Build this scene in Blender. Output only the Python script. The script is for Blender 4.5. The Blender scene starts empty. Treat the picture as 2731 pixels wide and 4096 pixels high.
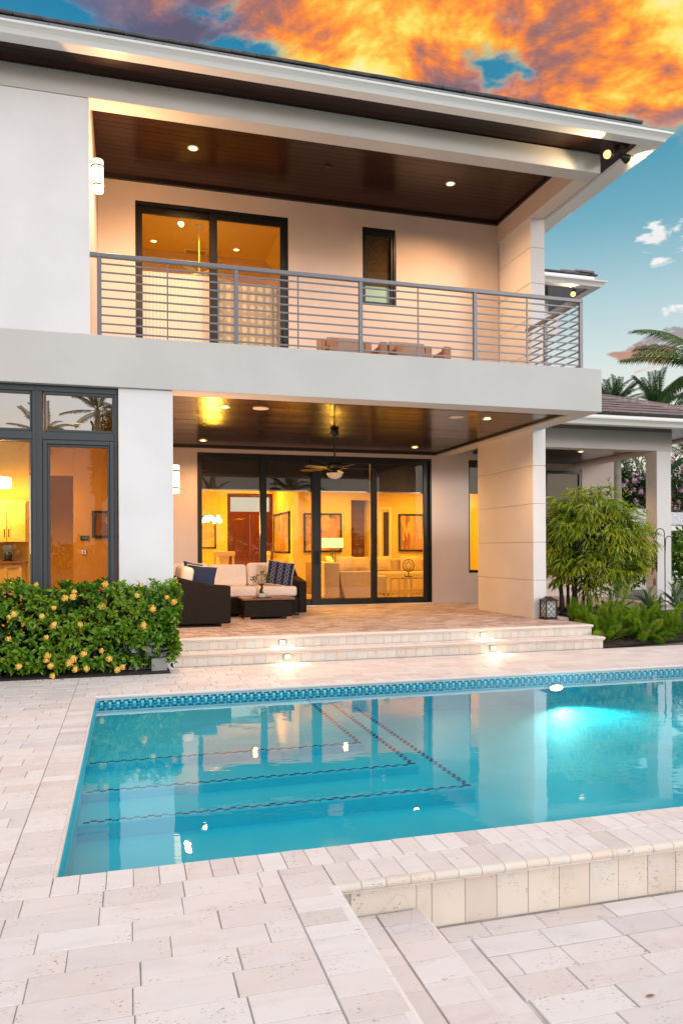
import bpy, bmesh, math, random
from mathutils import Vector, Matrix, Euler
R = math.radians
random.seed(7)
S = bpy.context.scene
COL = S.collection

# ------------------------------------------------------------------ camera
cam_d = bpy.data.cameras.new('camera')
cam = bpy.data.objects.new('camera', cam_d); COL.objects.link(cam); S.camera = cam
YAW, ROLL = R(15.693), R(-0.254)
fw = Vector((math.sin(YAW), math.cos(YAW), 0)); rt = Vector((math.cos(YAW), -math.sin(YAW), 0)); up = Vector((0, 0, 1))
rt2 = rt * math.cos(ROLL) + up * math.sin(ROLL); up2 = -rt * math.sin(ROLL) + up * math.cos(ROLL)
cam.matrix_world = Matrix(((rt2.x, up2.x, -fw.x, 0), (rt2.y, up2.y, -fw.y, 0), (rt2.z, up2.z, -fw.z, 1.54), (0, 0, 0, 1)))
cam_d.sensor_fit = 'VERTICAL'; cam_d.sensor_height = 36.0
cam_d.lens = 3034.1 / 4096 * 36
cam_d.shift_y = 150.2 / 4096
cam_d.clip_start = 0.05; cam_d.clip_end = 1500

# ------------------------------------------------------------------ render and exposure
S.render.engine = 'CYCLES'
S.view_settings.view_transform = 'Standard'; S.view_settings.look = 'None'
S.view_settings.exposure = 0.0; S.view_settings.gamma = 1.0
S.view_settings.use_curve_mapping = False
cy = S.cycles
cy.use_denoising = True
cy.max_bounces = 10; cy.diffuse_bounces = 4; cy.glossy_bounces = 5; cy.transmission_bounces = 8
cy.transparent_max_bounces = 24
cy.caustics_reflective = False; cy.caustics_refractive = False
cy.sample_clamp_indirect = 5.0
cy.use_adaptive_sampling = True; cy.adaptive_threshold = 0.01

# ------------------------------------------------------------------ node helper
class NT:
    def __init__(s, tree): s.t = tree
    def n(s, typ, props=None, **inp):
        nd = s.t.nodes.new(typ)
        for k, v in (props or {}).items(): setattr(nd, k, v)
        for k, v in inp.items():
            key = int(k[1:]) if k[0] == '_' else k.replace('__', ' ')
            s.set(nd.inputs[key], v)
        return nd
    def set(s, sock, v):
        if isinstance(v, bpy.types.NodeSocket): s.t.links.new(v, sock)
        elif isinstance(v, bpy.types.Node): s.t.links.new(v.outputs[0], sock)
        else:
            if isinstance(v, (tuple, list)) and len(v) == 3 and sock.type == 'RGBA': v = (*v, 1)
            sock.default_value = v
    def m(s, op, a, b=0.0, c=None):
        nd = s.n('ShaderNodeMath', {'operation': op}); s.set(nd.inputs[0], a); s.set(nd.inputs[1], b)
        if c is not None: s.set(nd.inputs[2], c)
        return nd.outputs[0]
    def vm(s, op, a, b=None, scale=None):
        nd = s.n('ShaderNodeVectorMath', {'operation': op}); s.set(nd.inputs[0], a)
        if b is not None: s.set(nd.inputs[1], b)
        if scale is not None: s.set(nd.inputs[3], scale)
        return nd.outputs['Value'] if op in ('DOT_PRODUCT', 'LENGTH') else nd.outputs[0]
    def ramp(s, f, stops, interp='LINEAR'):
        nd = s.n('ShaderNodeValToRGB'); s.set(nd.inputs[0], f); cr = nd.color_ramp; cr.interpolation = interp
        while len(cr.elements) < len(stops): cr.elements.new(0.5)
        for e, (p, c) in zip(cr.elements, stops):
            e.position = p; e.color = (*c, 1) if len(c) == 3 else c
        return nd.outputs[0]
    def mr(s, v, a, b, c=0.0, d=1.0, smooth=True):
        nd = s.n('ShaderNodeMapRange', {'interpolation_type': 'SMOOTHSTEP' if smooth else 'LINEAR'})
        for i, x in enumerate((v, a, b, c, d)): s.set(nd.inputs[i], x)
        return nd.outputs[0]
    def mix(s, f, a, b, blend='MIX'):
        nd = s.n('ShaderNodeMix', {'data_type': 'RGBA', 'blend_type': blend})
        s.set(nd.inputs['Factor'], f); s.set(nd.inputs[6], a); s.set(nd.inputs[7], b)
        return nd.outputs[2]
    def noise(s, vec, scale, detail=3.0, rough=0.5, dist=0.0):
        nd = s.n('ShaderNodeTexNoise'); s.set(nd.inputs['Vector'], vec)
        for k, v in (('Scale', scale), ('Detail', detail), ('Roughness', rough), ('Distortion', dist)): s.set(nd.inputs[k], v)
        return nd.outputs[0]

# ------------------------------------------------------------------ world: dusk sky
SUN_EL, SUN_AZ = R(13), R(148)          # behind the camera, to the right (azimuth clockwise from +Y)
W = bpy.data.worlds.new('World'); S.world = W; W.use_nodes = True
w = NT(W.node_tree); w.t.nodes.clear()
sky = w.n('ShaderNodeTexSky', {'sky_type': 'NISHITA', 'sun_disc': False, 'sun_elevation': SUN_EL, 'sun_rotation': SUN_AZ,
                               'air_density': 1.0, 'dust_density': 2.0, 'ozone_density': 2.0})
d = w.vm('NORMALIZE', w.n('ShaderNodeTexCoord').outputs['Generated'])
sep = w.n('ShaderNodeSeparateXYZ', None, _0=d); dx, dy, dz = sep.outputs
az = w.m('MAXIMUM', dz, 0.0)
# clear sky, deep teal overhead, pale at the horizon
clear = w.ramp(az, [(0.0, (.86, .74, .60)), (.14, (.80, .74, .62)), (.215, (.70, .76, .72)), (.30, (.42, .60, .64)), (.38, (.16, .40, .50)),
                    (.46, (.05, .29, .41)), (.58, (.0, .18, .34)), (1.0, (.0, .11, .25))])
# broad pale lobe high behind the camera, added to brighten the deck
sdir = Vector((math.sin(SUN_AZ), math.cos(SUN_AZ), 2.0)).normalized()
gl = w.mr(w.vm('DOT_PRODUCT', d, tuple(sdir)), 0.26, 0.92)
clear = w.mix(gl, clear, (1.62, 1.58, 1.60))
# cloud deck: direction projected onto a plane above
zz = w.m('ADD', az, 0.06)
cp = w.n('ShaderNodeCombineXYZ', None, _0=w.m('DIVIDE', dx, zz), _1=w.m('DIVIDE', dy, zz), _2=0.0).outputs[0]
n1 = w.noise(w.vm('ADD', cp, (21.7, 13.1, 0.0)), 2.3, 10.0, 0.57, 0.4)
n2 = w.noise(w.vm('ADD', cp, (9.3, 4.4, 2.0)), 1.9, 6.0, 0.55, 0.5)
n3 = w.noise(w.vm('ADD', cp, (1.3, 7.7, 5.0)), 6.5, 9.0, 0.62, 0.35)
gdir = (rt * 0.30 + fw * 1.0 + up * 0.58).normalized()
gdot = w.vm('DOT_PRODUCT', d, tuple(gdir))
glow = w.mr(gdot, 0.84, 0.985)
low = w.mr(dz, 0.40, 0.52)                            # the deck stops above the far horizon
cov = w.m('ADD', w.m('ADD', n1, w.m('MULTIPLY', low, 0.16)), w.m('MULTIPLY', glow, 0.17))
dens = w.m('MULTIPLY', w.mr(cov, 0.668, 0.745), w.mr(dz, 0.425, 0.475))
lit = w.m('ADD', w.m('ADD', w.m('MULTIPLY', w.m('SUBTRACT', n2, 0.5), 3.0), w.m('MULTIPLY', w.m('SUBTRACT', n3, 0.5), 1.35)),
          w.m('ADD', w.m('MULTIPLY', glow, 0.17), 0.36))
# thin edges light up, thick cores go dusky
lit = w.m('ADD', lit, w.mr(dens, .95, .15, -.04, .20))
ccol = w.ramp(lit, [(0.05, (.11, .08, .13)), (.25, (.22, .11, .13)), (.40, (.50, .16, .08)), (.52, (1.0, .24, .006)), (.64, (1.08, .48, .008)), (.76, (1.12, .80, .10)), (.92, (1.1, .88, .42))])
pale = w.ramp(lit, [(0.0, (.09, .10, .18)), (.27, (.20, .15, .23)), (.40, (.60, .28, .22)), (.58, (.92, .40, .20)), (.75, (1.0, .58, .34)), (1.0, (1.02, .74, .55))])
ccol = w.mix(w.mr(glow, 0.05, 0.45), pale, ccol)
# away from the sunset strip the cloud deck is pale
ccol = w.mix(w.mr(gdot, .62, .10), ccol, (1.40, 1.36, 1.38))
dens = w.m('MULTIPLY', dens, 0.97)
skyc = w.mix(dens, clear, ccol)
# a few small low clouds
def puff(px, py, su, sv, seed, col, thr):
    # one small far cloud in a given direction
    c = (rt2 * ((px - 1365.5) / 3034.1) - up2 * ((py - 2198.2) / 3034.1) + fw).normalized()
    e1 = c.cross(Vector((0, 0, 1))).normalized(); e2 = e1.cross(c)
    u = w.m('DIVIDE', w.vm('DOT_PRODUCT', d, tuple(e1)), su); v = w.m('DIVIDE', w.vm('DOT_PRODUCT', d, tuple(e2)), sv)
    r2 = w.m('ADD', w.m('MULTIPLY', u, u), w.m('MULTIPLY', v, v))
    nn = w.noise(w.vm('ADD', w.vm('MULTIPLY', d, (14., 14., 30.)), (seed, seed * .7, seed * 1.9)), 1.6, 7., .6, .3)
    front = w.m('GREATER_THAN', w.vm('DOT_PRODUCT', d, tuple(c)), .5)
    a = w.m('MULTIPLY', w.mr(w.m('SUBTRACT', nn, w.m('MULTIPLY', r2, .22)), thr, thr + .10), front)
    return a, w.ramp(w.m('ADD', w.m('MULTIPLY', v, .35), .5), col)
BRN = [(0., (.95, .38, .06)), (.45, (.55, .22, .08)), (1., (.30, .22, .20))]; WHT = [(0., (.85, .80, .76)), (1., (1.0, .97, .93))]
for args in ((2590, 1425, .055, .016, 2., BRN, .36), (2690, 1350, .045, .014, 5., [(0., (.34, .26, .23)), (1., (.30, .27, .27))], .40), (2690, 935, .045, .022, 9., WHT, .42), (2640, 1060, .03, .012, 3., WHT, .45), (2680, 1245, .045, .014, 7., WHT, .43)):
    a_, c_ = puff(*args); skyc = w.mix(w.m('MULTIPLY', a_, .9), skyc, c_)
bg1 = w.n('ShaderNodeBackground', None, _0=skyc, _1=1.0)
bg2 = w.n('ShaderNodeBackground', None, _0=sky, _1=0.02)
add = w.n('ShaderNodeAddShader', None, _0=bg1, _1=bg2)
w.n('ShaderNodeOutputWorld', None, _0=add)

sun_d = bpy.data.lights.new('sun', 'SUN'); sun_d.energy = 1.0; sun_d.angle = R(11); sun_d.color = (1.0, .95, .94)
sun = bpy.data.objects.new('sun', sun_d); COL.objects.link(sun)
sv = Vector((math.sin(SUN_AZ) * math.cos(SUN_EL), math.cos(SUN_AZ) * math.cos(SUN_EL), math.sin(SUN_EL)))
sun.rotation_euler = sv.to_track_quat('Z', 'Y').to_euler(); sun.location = sv * 40

# ------------------------------------------------------------------ materials
def mat(name):
    m = bpy.data.materials.new(name); m.use_nodes = True
    t = NT(m.node_tree); t.t.nodes.clear()
    out = t.n('ShaderNodeOutputMaterial')
    return m, t, out
def bump(t, h, strength=.3, dist=.01):
    return t.n('ShaderNodeBump', None, Strength=strength, Distance=dist, Height=h).outputs[0]
def pos(t): return t.n('ShaderNodeNewGeometry').outputs['Position']
def simple(name, col, rough=.5, metal=0.0, var=.0, nscale=40., bstr=.0, spec=.5, coat=0.0):
    m, t, out = mat(name)
    p = t.n('ShaderNodeBsdfPrincipled', None, Roughness=rough, Metallic=metal)
    p.inputs['Specular IOR Level'].default_value = spec
    if coat: p.inputs['Coat Weight'].default_value = coat; p.inputs['Coat Roughness'].default_value = .08
    c = col
    if var:
        n = t.noise(pos(t), nscale * .1, 4)
        c = t.mix(t.mr(n, .3, .7), tuple(x * (1 - var) for x in col), tuple(min(1, x * (1 + var)) for x in col))
    t.set(p.inputs['Base Color'], c)
    if bstr: t.set(p.inputs['Normal'], bump(t, t.noise(pos(t), nscale, 3), bstr, .004))
    t.t.links.new(p.outputs[0], out.inputs[0]); return m
def emit(name, col, strength):
    m, t, out = mat(name)
    e = t.n('ShaderNodeEmission', None, Color=col, Strength=strength)
    t.t.links.new(e.outputs[0], out.inputs[0]); return m

M = {}
def stucco(name, col):
    m, t, out = mat(name); P = pos(t)
    n = t.noise(P, 1.3, 4); f = t.noise(P, 160, 3); f2 = t.noise(P, 22, 3)
    c = t.mix(t.mr(n, .3, .7), tuple(x * .96 for x in col), tuple(min(1, x * 1.03) for x in col))
    p = t.n('ShaderNodeBsdfPrincipled', None, Roughness=.85); t.set(p.inputs['Base Color'], c)
    p.inputs['Specular IOR Level'].default_value = .25
    h = t.m('ADD', t.m('MULTIPLY', f, .6), f2)
    t.set(p.inputs['Normal'], bump(t, h, .22, .004)); t.t.links.new(p.outputs[0], out.inputs[0]); return m
M['white'] = stucco('white_stucco', (.78, .76, .77))
M['grey'] = stucco('grey_stucco', (.58, .56, .545))
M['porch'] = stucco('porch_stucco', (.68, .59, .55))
M['trim'] = simple('white_painted_metal', (.80, .80, .80), .35)

def travertine(name, c0, c1, c2, pits=1.0, vein=(1.3, 4.0, 4.0)):
    m, t, out = mat(name)
    rnd = t.n('ShaderNodeObjectInfo').outputs['Random']
    isl = t.n('ShaderNodeNewGeometry').outputs['Random Per Island']
    r = t.m('FRACT', t.m('ADD', rnd, isl))
    off = t.n('ShaderNodeCombineXYZ', None, _0=t.m('MULTIPLY', r, 37.), _1=t.m('MULTIPLY', r, 91.), _2=t.m('MULTIPLY', r, 13.)).outputs[0]
    P = t.vm('ADD', pos(t), off)
    v = t.noise(t.vm('MULTIPLY', P, vein), 2.2, 6, .6, .6)
    cl = t.noise(P, 5.5, 5, .6, .4)
    base = t.ramp(t.m('FRACT', t.m('MULTIPLY', r, 7.13)), [(0, c0), (.5, c1), (1, c2)])
    base = t.mix(t.m('MULTIPLY', t.mr(v, .45, .75), .32), base, tuple(x * .74 for x in c0))
    base = t.mix(t.m('MULTIPLY', t.mr(cl, .50, .72), .6), base, (.72, .69, .69))
    base = t.mix(t.m('MULTIPLY', t.m('GREATER_THAN', t.m('FRACT', t.m('MULTIPLY', r, 13.7)), .8), .24), base, (.52, .47, .45))
    # bedding pits, gathered in patches
    pn = t.noise(t.vm('MULTIPLY', P, (1.0, 2.0, 2.0)), 62, 2, .55, .5)
    pm = t.noise(P, 6.5, 2)
    pit = t.m('MULTIPLY', t.mr(pn, .60, .68), t.mr(pm, .50, .62))
    pit = t.m('MULTIPLY', pit, pits)
    base = t.mix(t.m('MULTIPLY', pit, .75), base, (.27, .165, .12))
    p = t.n('ShaderNodeBsdfPrincipled', None); t.set(p.inputs['Base Color'], base)
    t.set(p.inputs['Roughness'], t.mr(cl, .3, .7, .55, .8))
    h = t.m('SUBTRACT', t.m('ADD', t.m('MULTIPLY', t.noise(P, 110, 3), .3), t.m('MULTIPLY', v, .4)), t.m('MULTIPLY', pit, 1.6))
    t.set(p.inputs['Normal'], bump(t, h, .30, .004)); t.t.links.new(p.outputs[0], out.inputs[0]); return m
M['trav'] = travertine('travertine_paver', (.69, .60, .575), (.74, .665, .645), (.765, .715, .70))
M['travwall'] = travertine('travertine_riser_tile', (.71, .60, .50), (.74, .66, .57), (.70, .645, .575), 1.0, (3., 3., 1.6))
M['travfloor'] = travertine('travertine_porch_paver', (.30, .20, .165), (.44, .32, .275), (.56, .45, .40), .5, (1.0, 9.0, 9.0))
M['grout'] = simple('mortar_and_sand', (.54, .49, .46), .95, var=.2, bstr=.3)
M['dark_joint'] = simple('dark_joint', (.06, .055, .05), .95)

def wood(name, c0, c1, rough, coat, along=(.35, 9., 9.), spec=.5):
    m, t, out = mat(name)
    rnd = t.n('ShaderNodeObjectInfo').outputs['Random']
    off = t.n('ShaderNodeCombineXYZ', None, _0=t.m('MULTIPLY', rnd, 31.), _1=t.m('MULTIPLY', rnd, 17.), _2=0.).outputs[0]
    P = t.vm('MULTIPLY', t.vm('ADD', pos(t), off), along)
    g = t.noise(P, 3.5, 6, .6, .8)
    c = t.mix(t.mr(g, .3, .7), c0, c1)
    c = t.mix(t.m('MULTIPLY', rnd, .35), c, tuple(x * .5 for x in c0))
    p = t.n('ShaderNodeBsdfPrincipled', None, Roughness=rough); t.set(p.inputs['Base Color'], c)
    p.inputs['Coat Weight'].default_value = coat; p.inputs['Coat Roughness'].default_value = .1; p.inputs['Specular IOR Level'].default_value = spec
    t.set(p.inputs['Normal'], bump(t, t.m('ADD', g, t.m('MULTIPLY', t.noise(P, 14, 3), .3)), .12, .003))
    t.t.links.new(p.outputs[0], out.inputs[0]); return m
M['ceilwood'] = wood('dark_stained_ceiling_wood', (.016, .0050, .0028), (.038, .011, .005), .21, .0)
M['eavewood'] = wood('dark_stained_upper_ceiling_wood', (.016, .0050, .0028), (.038, .011, .005), .24, .0, spec=.26)
M['teak'] = wood('oiled_teak', (.30, .12, .045), (.50, .22, .085), .5, .1, (4., 4., 1.))
M['tabletop'] = wood('brown_table_wood', (.15, .055, .028), (.24, .10, .05), .45, .2)
M['maple'] = wood('pale_cabinet_wood', (.62, .44, .20), (.70, .50, .25), .5, .1)
M['reddoor'] = wood('mahogany', (.085, .012, .008), (.13, .018, .010), .4, .1, (6., 6., .6))
M['black'] = simple('black_anodised_frame', (.012, .012, .013), .35, spec=.4)
M['frame'] = simple('slate_grey_frame', (.050, .060, .068), .38, .0, spec=.5)
M['rail'] = simple('grey_powder_coat', (.17, .17, .19), .42, .1)
M['darkmetal'] = simple('dark_bronze_metal', (.03, .026, .022), .4, .5)
M['chrome'] = simple('polished_steel', (.55, .52, .48), .15, 1.0)
M['rooftile'] = simple('slate_grey_roof_tile', (.085, .085, .092), .75, var=.35, nscale=60, bstr=.5)
M['tilebutt'] = simple('dark_tile_edge', (.028, .027, .028), .85, var=.4, nscale=60, bstr=.5)  # edge faces darker than the tile tops
M['rooftop'] = simple('brown_roof_tile', (.21, .155, .155), .8, var=.2, nscale=60, bstr=.4)
M['mortar'] = simple('pale_mortar_bedding', (.44, .35, .35), .9, var=.3, nscale=120, bstr=.7)
M['roofwhite'] = simple('white_washed_tile', (.62, .60, .61), .8, var=.25, nscale=90, bstr=.4)
M['drip'] = simple('grey_drip_edge', (.20, .215, .22), .5, .2)
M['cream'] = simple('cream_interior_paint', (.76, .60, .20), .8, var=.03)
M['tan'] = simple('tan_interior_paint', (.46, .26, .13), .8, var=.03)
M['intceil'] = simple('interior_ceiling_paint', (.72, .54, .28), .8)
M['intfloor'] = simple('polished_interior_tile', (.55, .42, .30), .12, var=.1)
M['shade'] = simple('dark_solar_shade', (.022, .014, .008), .7)
M['brownshade'] = simple('woven_brown_shade', (.10, .06, .022), .8, var=.3, nscale=200, bstr=.6)
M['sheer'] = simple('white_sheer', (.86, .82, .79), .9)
M['fabric'] = simple('cream_outdoor_fabric', (.72, .62, .55), .9, var=.04, nscale=300, bstr=.3)
M['sofafab'] = simple('beige_upholstery', (.62, .50, .38), .9, var=.05, nscale=200, bstr=.3)
M['taupe'] = simple('taupe_cushion_fabric', (.30, .225, .195), .95, var=.06, nscale=400, bstr=.5)
M['navy'] = simple('navy_fabric', (.004, .016, .065), .85, var=.1, nscale=300, bstr=.3)
M['opal'] = emit('glowing_opal_glass', (1.0, .78, .48), 3.2)
M['hot'] = emit('glowing_lamp', (1.0, .66, .24), 9.0)
M['hotwhite'] = emit('glowing_white_lamp', (1.0, .78, .44), 16.0)
M['floodbulb'] = emit('glowing_flood_bulb', (1.0, .70, .29), 1.7)
M['shadeglow'] = emit('glowing_lamp_shade', (1.0, .66, .22), 2.2)
M['poolglow'] = emit('glowing_pool_lamp', (.80, 1.0, .95), 7.0)
M['plaster'] = simple('turquoise_pool_plaster', (.003, .46, .59), .7, var=.07, nscale=12)
M['soil'] = simple('dark_mulch', (.022, .016, .013), .95, var=.5, nscale=120, bstr=.9)
M['earth'] = simple('ground_earth', (.10, .10, .06), .95, var=.3, nscale=4)
M['concrete'] = simple('grey_planter_concrete', (.30, .30, .29), .85, var=.15, nscale=40, bstr=.3)
M['bark'] = simple('dark_cane_bark', (.028, .020, .014), .9, var=.4, nscale=150, bstr=.8)
M['palmtrunk'] = simple('pale_ringed_palm_trunk', (.34, .30, .27), .9, var=.25, nscale=30, bstr=.6)
M['pot'] = simple('white_glazed_ceramic', (.66, .60, .55), .25)
M['fanblade'] = simple('dark_walnut_blade', (.05, .026, .015), .4)
M['wire'] = simple('black_cable', (.02, .02, .02), .7)
M['terracotta'] = simple('wine_red_wood', (.075, .018, .014), .5)

def schlick(t, f0, nrm=None):
    # reflectance of a pane or a water surface, the same from either side
    ge = t.n('ShaderNodeNewGeometry')
    c = t.m('ABSOLUTE', t.vm('DOT_PRODUCT', ge.outputs['Incoming'], nrm if nrm is not None else ge.outputs['Normal']))
    k = t.m('POWER', t.m('SUBTRACT', 1.0, t.m('MINIMUM', c, 1.0)), 5.0)
    return t.m('ADD', f0, t.m('MULTIPLY', k, 1.0 - f0))
def glassmat(name, tint, base=.04, power=1.0, rough=.0):
    m, t, out = mat(name)
    f = schlick(t, base + .04 * power, None)
    tr = t.n('ShaderNodeBsdfTransparent', None, Color=tint); g = t.n('ShaderNodeBsdfGlossy', None, Color=(1, 1, 1), Roughness=rough)
    mx = t.n('ShaderNodeMixShader', None, _0=f, _1=tr, _2=g); t.t.links.new(mx.outputs[0], out.inputs[0]); return m
M['glass'] = glassmat('clear_window_glass', (.92, .90, .84), .012, 1.0)
M['mirrorglass'] = glassmat('reflective_window_glass', (.22, .22, .21), .42, 1.0)
M['lanternglass'] = glassmat('lantern_glass', (.9, .93, .92), .1, 1.0)
def frost():
    m, t, out = mat('frosted_lantern_glass')
    mx = t.n('ShaderNodeMixShader', None, _0=.6, _1=t.n('ShaderNodeBsdfTransparent'), _2=t.n('ShaderNodeBsdfDiffuse', None, Color=(.74, .80, .80)))
    t.t.links.new(mx.outputs[0], out.inputs[0]); return m
M['frost'] = frost()

def watermat():
    m, t, out = mat('pool_water'); P = pos(t)
    h = t.m('ADD', t.noise(t.vm('MULTIPLY', P, (.8, 1.25, 1.)), 2.3, 2, .5, .2), t.m('MULTIPLY', t.noise(t.vm('MULTIPLY', P, (.6, 1.3, 1.)), 13., 2), .12))
    nrm = bump(t, h, .030, .06)
    tr = t.n('ShaderNodeBsdfTransparent', None, Color=(.80, .97, .99)); g = t.n('ShaderNodeBsdfGlossy', None, Color=(1, 1, 1), Roughness=.012, Normal=nrm)
    f = t.m('MINIMUM', t.m('MULTIPLY', schlick(t, .025, nrm), 1.22), 1.0)
    mx = t.n('ShaderNodeMixShader', None, _0=f, _1=tr, _2=g); t.t.links.new(mx.outputs[0], out.inputs[0]); return m
M['water'] = watermat()

def leafmat(name, ca, cb, cc, trans=.25, rough=.4, wi=1.0):
    m, t, out = mat(name)
    rnd = t.n('ShaderNodeObjectInfo').outputs['Random']; isl = t.n('ShaderNodeNewGeometry').outputs['Random Per Island']
    r = t.m('FRACT', t.m('ADD', t.m('MULTIPLY', rnd, 5.3), t.m('MULTIPLY', isl, wi)))
    c = t.ramp(r, [(0, ca), (.55, cb), (1, cc)])
    c = t.mix(t.mr(t.noise(pos(t), 2.2, 2), .35, .65), c, t.mix(.5, c, cc))
    p = t.n('ShaderNodeBsdfPrincipled', None, Roughness=rough); t.set(p.inputs['Base Color'], c)
    p.inputs['Specular IOR Level'].default_value = .35
    tl = t.n('ShaderNodeBsdfTranslucent'); t.set(tl.inputs[0], c)
    mx = t.n('ShaderNodeMixShader', None, _0=trans, _1=p, _2=tl); t.t.links.new(mx.outputs[0], out.inputs[0]); return m
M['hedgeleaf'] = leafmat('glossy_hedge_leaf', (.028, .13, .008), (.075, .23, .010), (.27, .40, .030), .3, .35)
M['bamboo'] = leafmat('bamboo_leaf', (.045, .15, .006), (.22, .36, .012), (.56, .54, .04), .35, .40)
M['fern'] = leafmat('foxtail_fern_needles', (.09, .24, .010), (.20, .38, .015), (.34, .48, .03), .4, .6, .12)
M['agave'] = leafmat('grey_green_agave_leaf', (.13, .22, .15), (.20, .30, .20), (.28, .38, .24), .1, .5)
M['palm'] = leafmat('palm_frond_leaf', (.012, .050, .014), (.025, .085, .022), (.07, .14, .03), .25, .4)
M['palmlit'] = leafmat('near_palm_leaf', (.018, .07, .012), (.045, .13, .016), (.13, .22, .04), .3, .35)  # lit copy of the palm leaf, its brightness put into the colour
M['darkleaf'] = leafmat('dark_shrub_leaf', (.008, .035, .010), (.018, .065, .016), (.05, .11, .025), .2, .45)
M['shadedbamboo'] = leafmat('bamboo_leaf_shade_tone', (.02, .07, .006), (.05, .12, .008), (.12, .18, .015), .3, .5)
M['purple'] = leafmat('purple_ground_leaf', (.012, .008, .024), (.022, .012, .036), (.035, .022, .05), .1, .5)
M['flower'] = leafmat('orange_yellow_blossom', (.95, .50, .07), (.98, .68, .12), (1.0, .80, .24), .3, .6)
M['pink'] = leafmat('pink_blossom', (.62, .27, .42), (.74, .42, .55), (.85, .60, .70), .3, .6)
M['dryleaf'] = simple('dry_fallen_leaf', (.24, .10, .05), .9, var=.4, nscale=200)

def wickermat():
    m, t, out = mat('dark_brown_wicker')
    tc = t.n('ShaderNodeTexCoord').outputs['Object']; sp = t.n('ShaderNodeSeparateXYZ', None, _0=tc).outputs
    u = t.m('ADD', sp[0], sp[1])
    a = t.m('SINE', t.m('MULTIPLY', u, 2 * math.pi / .030)); col_i = t.m('FLOOR', t.m('MULTIPLY', u, 1 / .030))
    ph = t.m('MULTIPLY', t.m('MODULO', col_i, 2.0), math.pi)
    b = t.m('SINE', t.m('ADD', t.m('MULTIPLY', sp[2], 2 * math.pi / .026), ph))
    h = t.m('ADD', t.m('MULTIPLY', t.m('ABSOLUTE', a), .5), t.m('MULTIPLY', b, .5))
    c = t.mix(t.mr(h, -.4, .9), (.004, .003, .0025), (.018, .012, .010))
    p = t.n('ShaderNodeBsdfPrincipled', None, Roughness=.6); p.inputs['Specular IOR Level'].default_value = .2; t.set(p.inputs['Base Color'], c)
    t.set(p.inputs['Normal'], bump(t, h, .8, .006)); t.t.links.new(p.outputs[0], out.inputs[0]); return m
M['wicker'] = wickermat()

def patternmat():
    m, t, out = mat('navy_chain_pattern_fabric')
    tc = t.n('ShaderNodeTexCoord').outputs['Object']; sp = t.n('ShaderNodeSeparateXYZ', None, _0=tc).outputs
    x = t.m('MULTIPLY', sp[0], 2 * math.pi / .13); z = t.m('MULTIPLY', sp[2], 2 * math.pi / .14)
    s1 = t.m('ABSOLUTE', t.m('SINE', t.m('ADD', t.m('MULTIPLY', x, .5), t.m('MULTIPLY', t.m('SINE', z), .75))))
    s2 = t.m('ABSOLUTE', t.m('SINE', t.m('SUBTRACT', t.m('MULTIPLY', x, .5), t.m('MULTIPLY', t.m('SINE', z), .75))))
    line = t.mr(t.m('MINIMUM', s1, s2), .20, .10)
    dash = t.mr(t.m('SINE', t.m('MULTIPLY', sp[2], 420.)), -.5, .2)
    c = t.mix(t.m('MULTIPLY', line, dash), (.004, .016, .060), (.55, .42, .36))
    p = t.n('ShaderNodeBsdfPrincipled', None, Roughness=.9); t.set(p.inputs['Base Color'], c); t.t.links.new(p.outputs[0], out.inputs[0]); return m
M['chainfab'] = patternmat()

def artmat(name, cols, sc=(2.5, 2.5, 2.5), seed=0.):
    m, t, out = mat(name)
    P = t.vm('MULTIPLY', t.vm('ADD', pos(t), (seed, seed * .7, seed * 1.3)), sc)
    n = t.n('ShaderNodeTexVoronoi', {'feature': 'F1'}, Vector=t.vm('ADD', P, t.vm('SCALE', t.n('ShaderNodeTexNoise', None, Vector=P, Scale=3.0).outputs[1], scale=.6)), Scale=2.2)
    v = t.n('ShaderNodeSeparateColor', None, _0=n.outputs['Color']).outputs[0]
    v = t.m('ADD', t.m('MULTIPLY', v, .75), t.m('MULTIPLY', t.noise(P, 5., 5, .6, 1.), .3))
    k = len(cols); c = t.ramp(v, [(i / (k - 1) * .9 + .05, q) for i, q in enumerate(cols)])
    p = t.n('ShaderNodeBsdfPrincipled', None, Roughness=.6); t.set(p.inputs['Base Color'], c); t.t.links.new(p.outputs[0], out.inputs[0]); return m

def mosaic(name, c):
    return simple(name, c, .25, spec=.3, var=.1, nscale=100)
M['m_dark'] = mosaic('deep_blue_glass_tile', (.006, .052, .17)); M['m_mid'] = mosaic('teal_glass_tile', (.010, .20, .32)); M['m_pale'] = mosaic('pale_aqua_glass_tile', (.38, .66, .66))
M['m_violet'] = mosaic('violet_blue_glass_tile', (.02, .05, .20))

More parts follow.
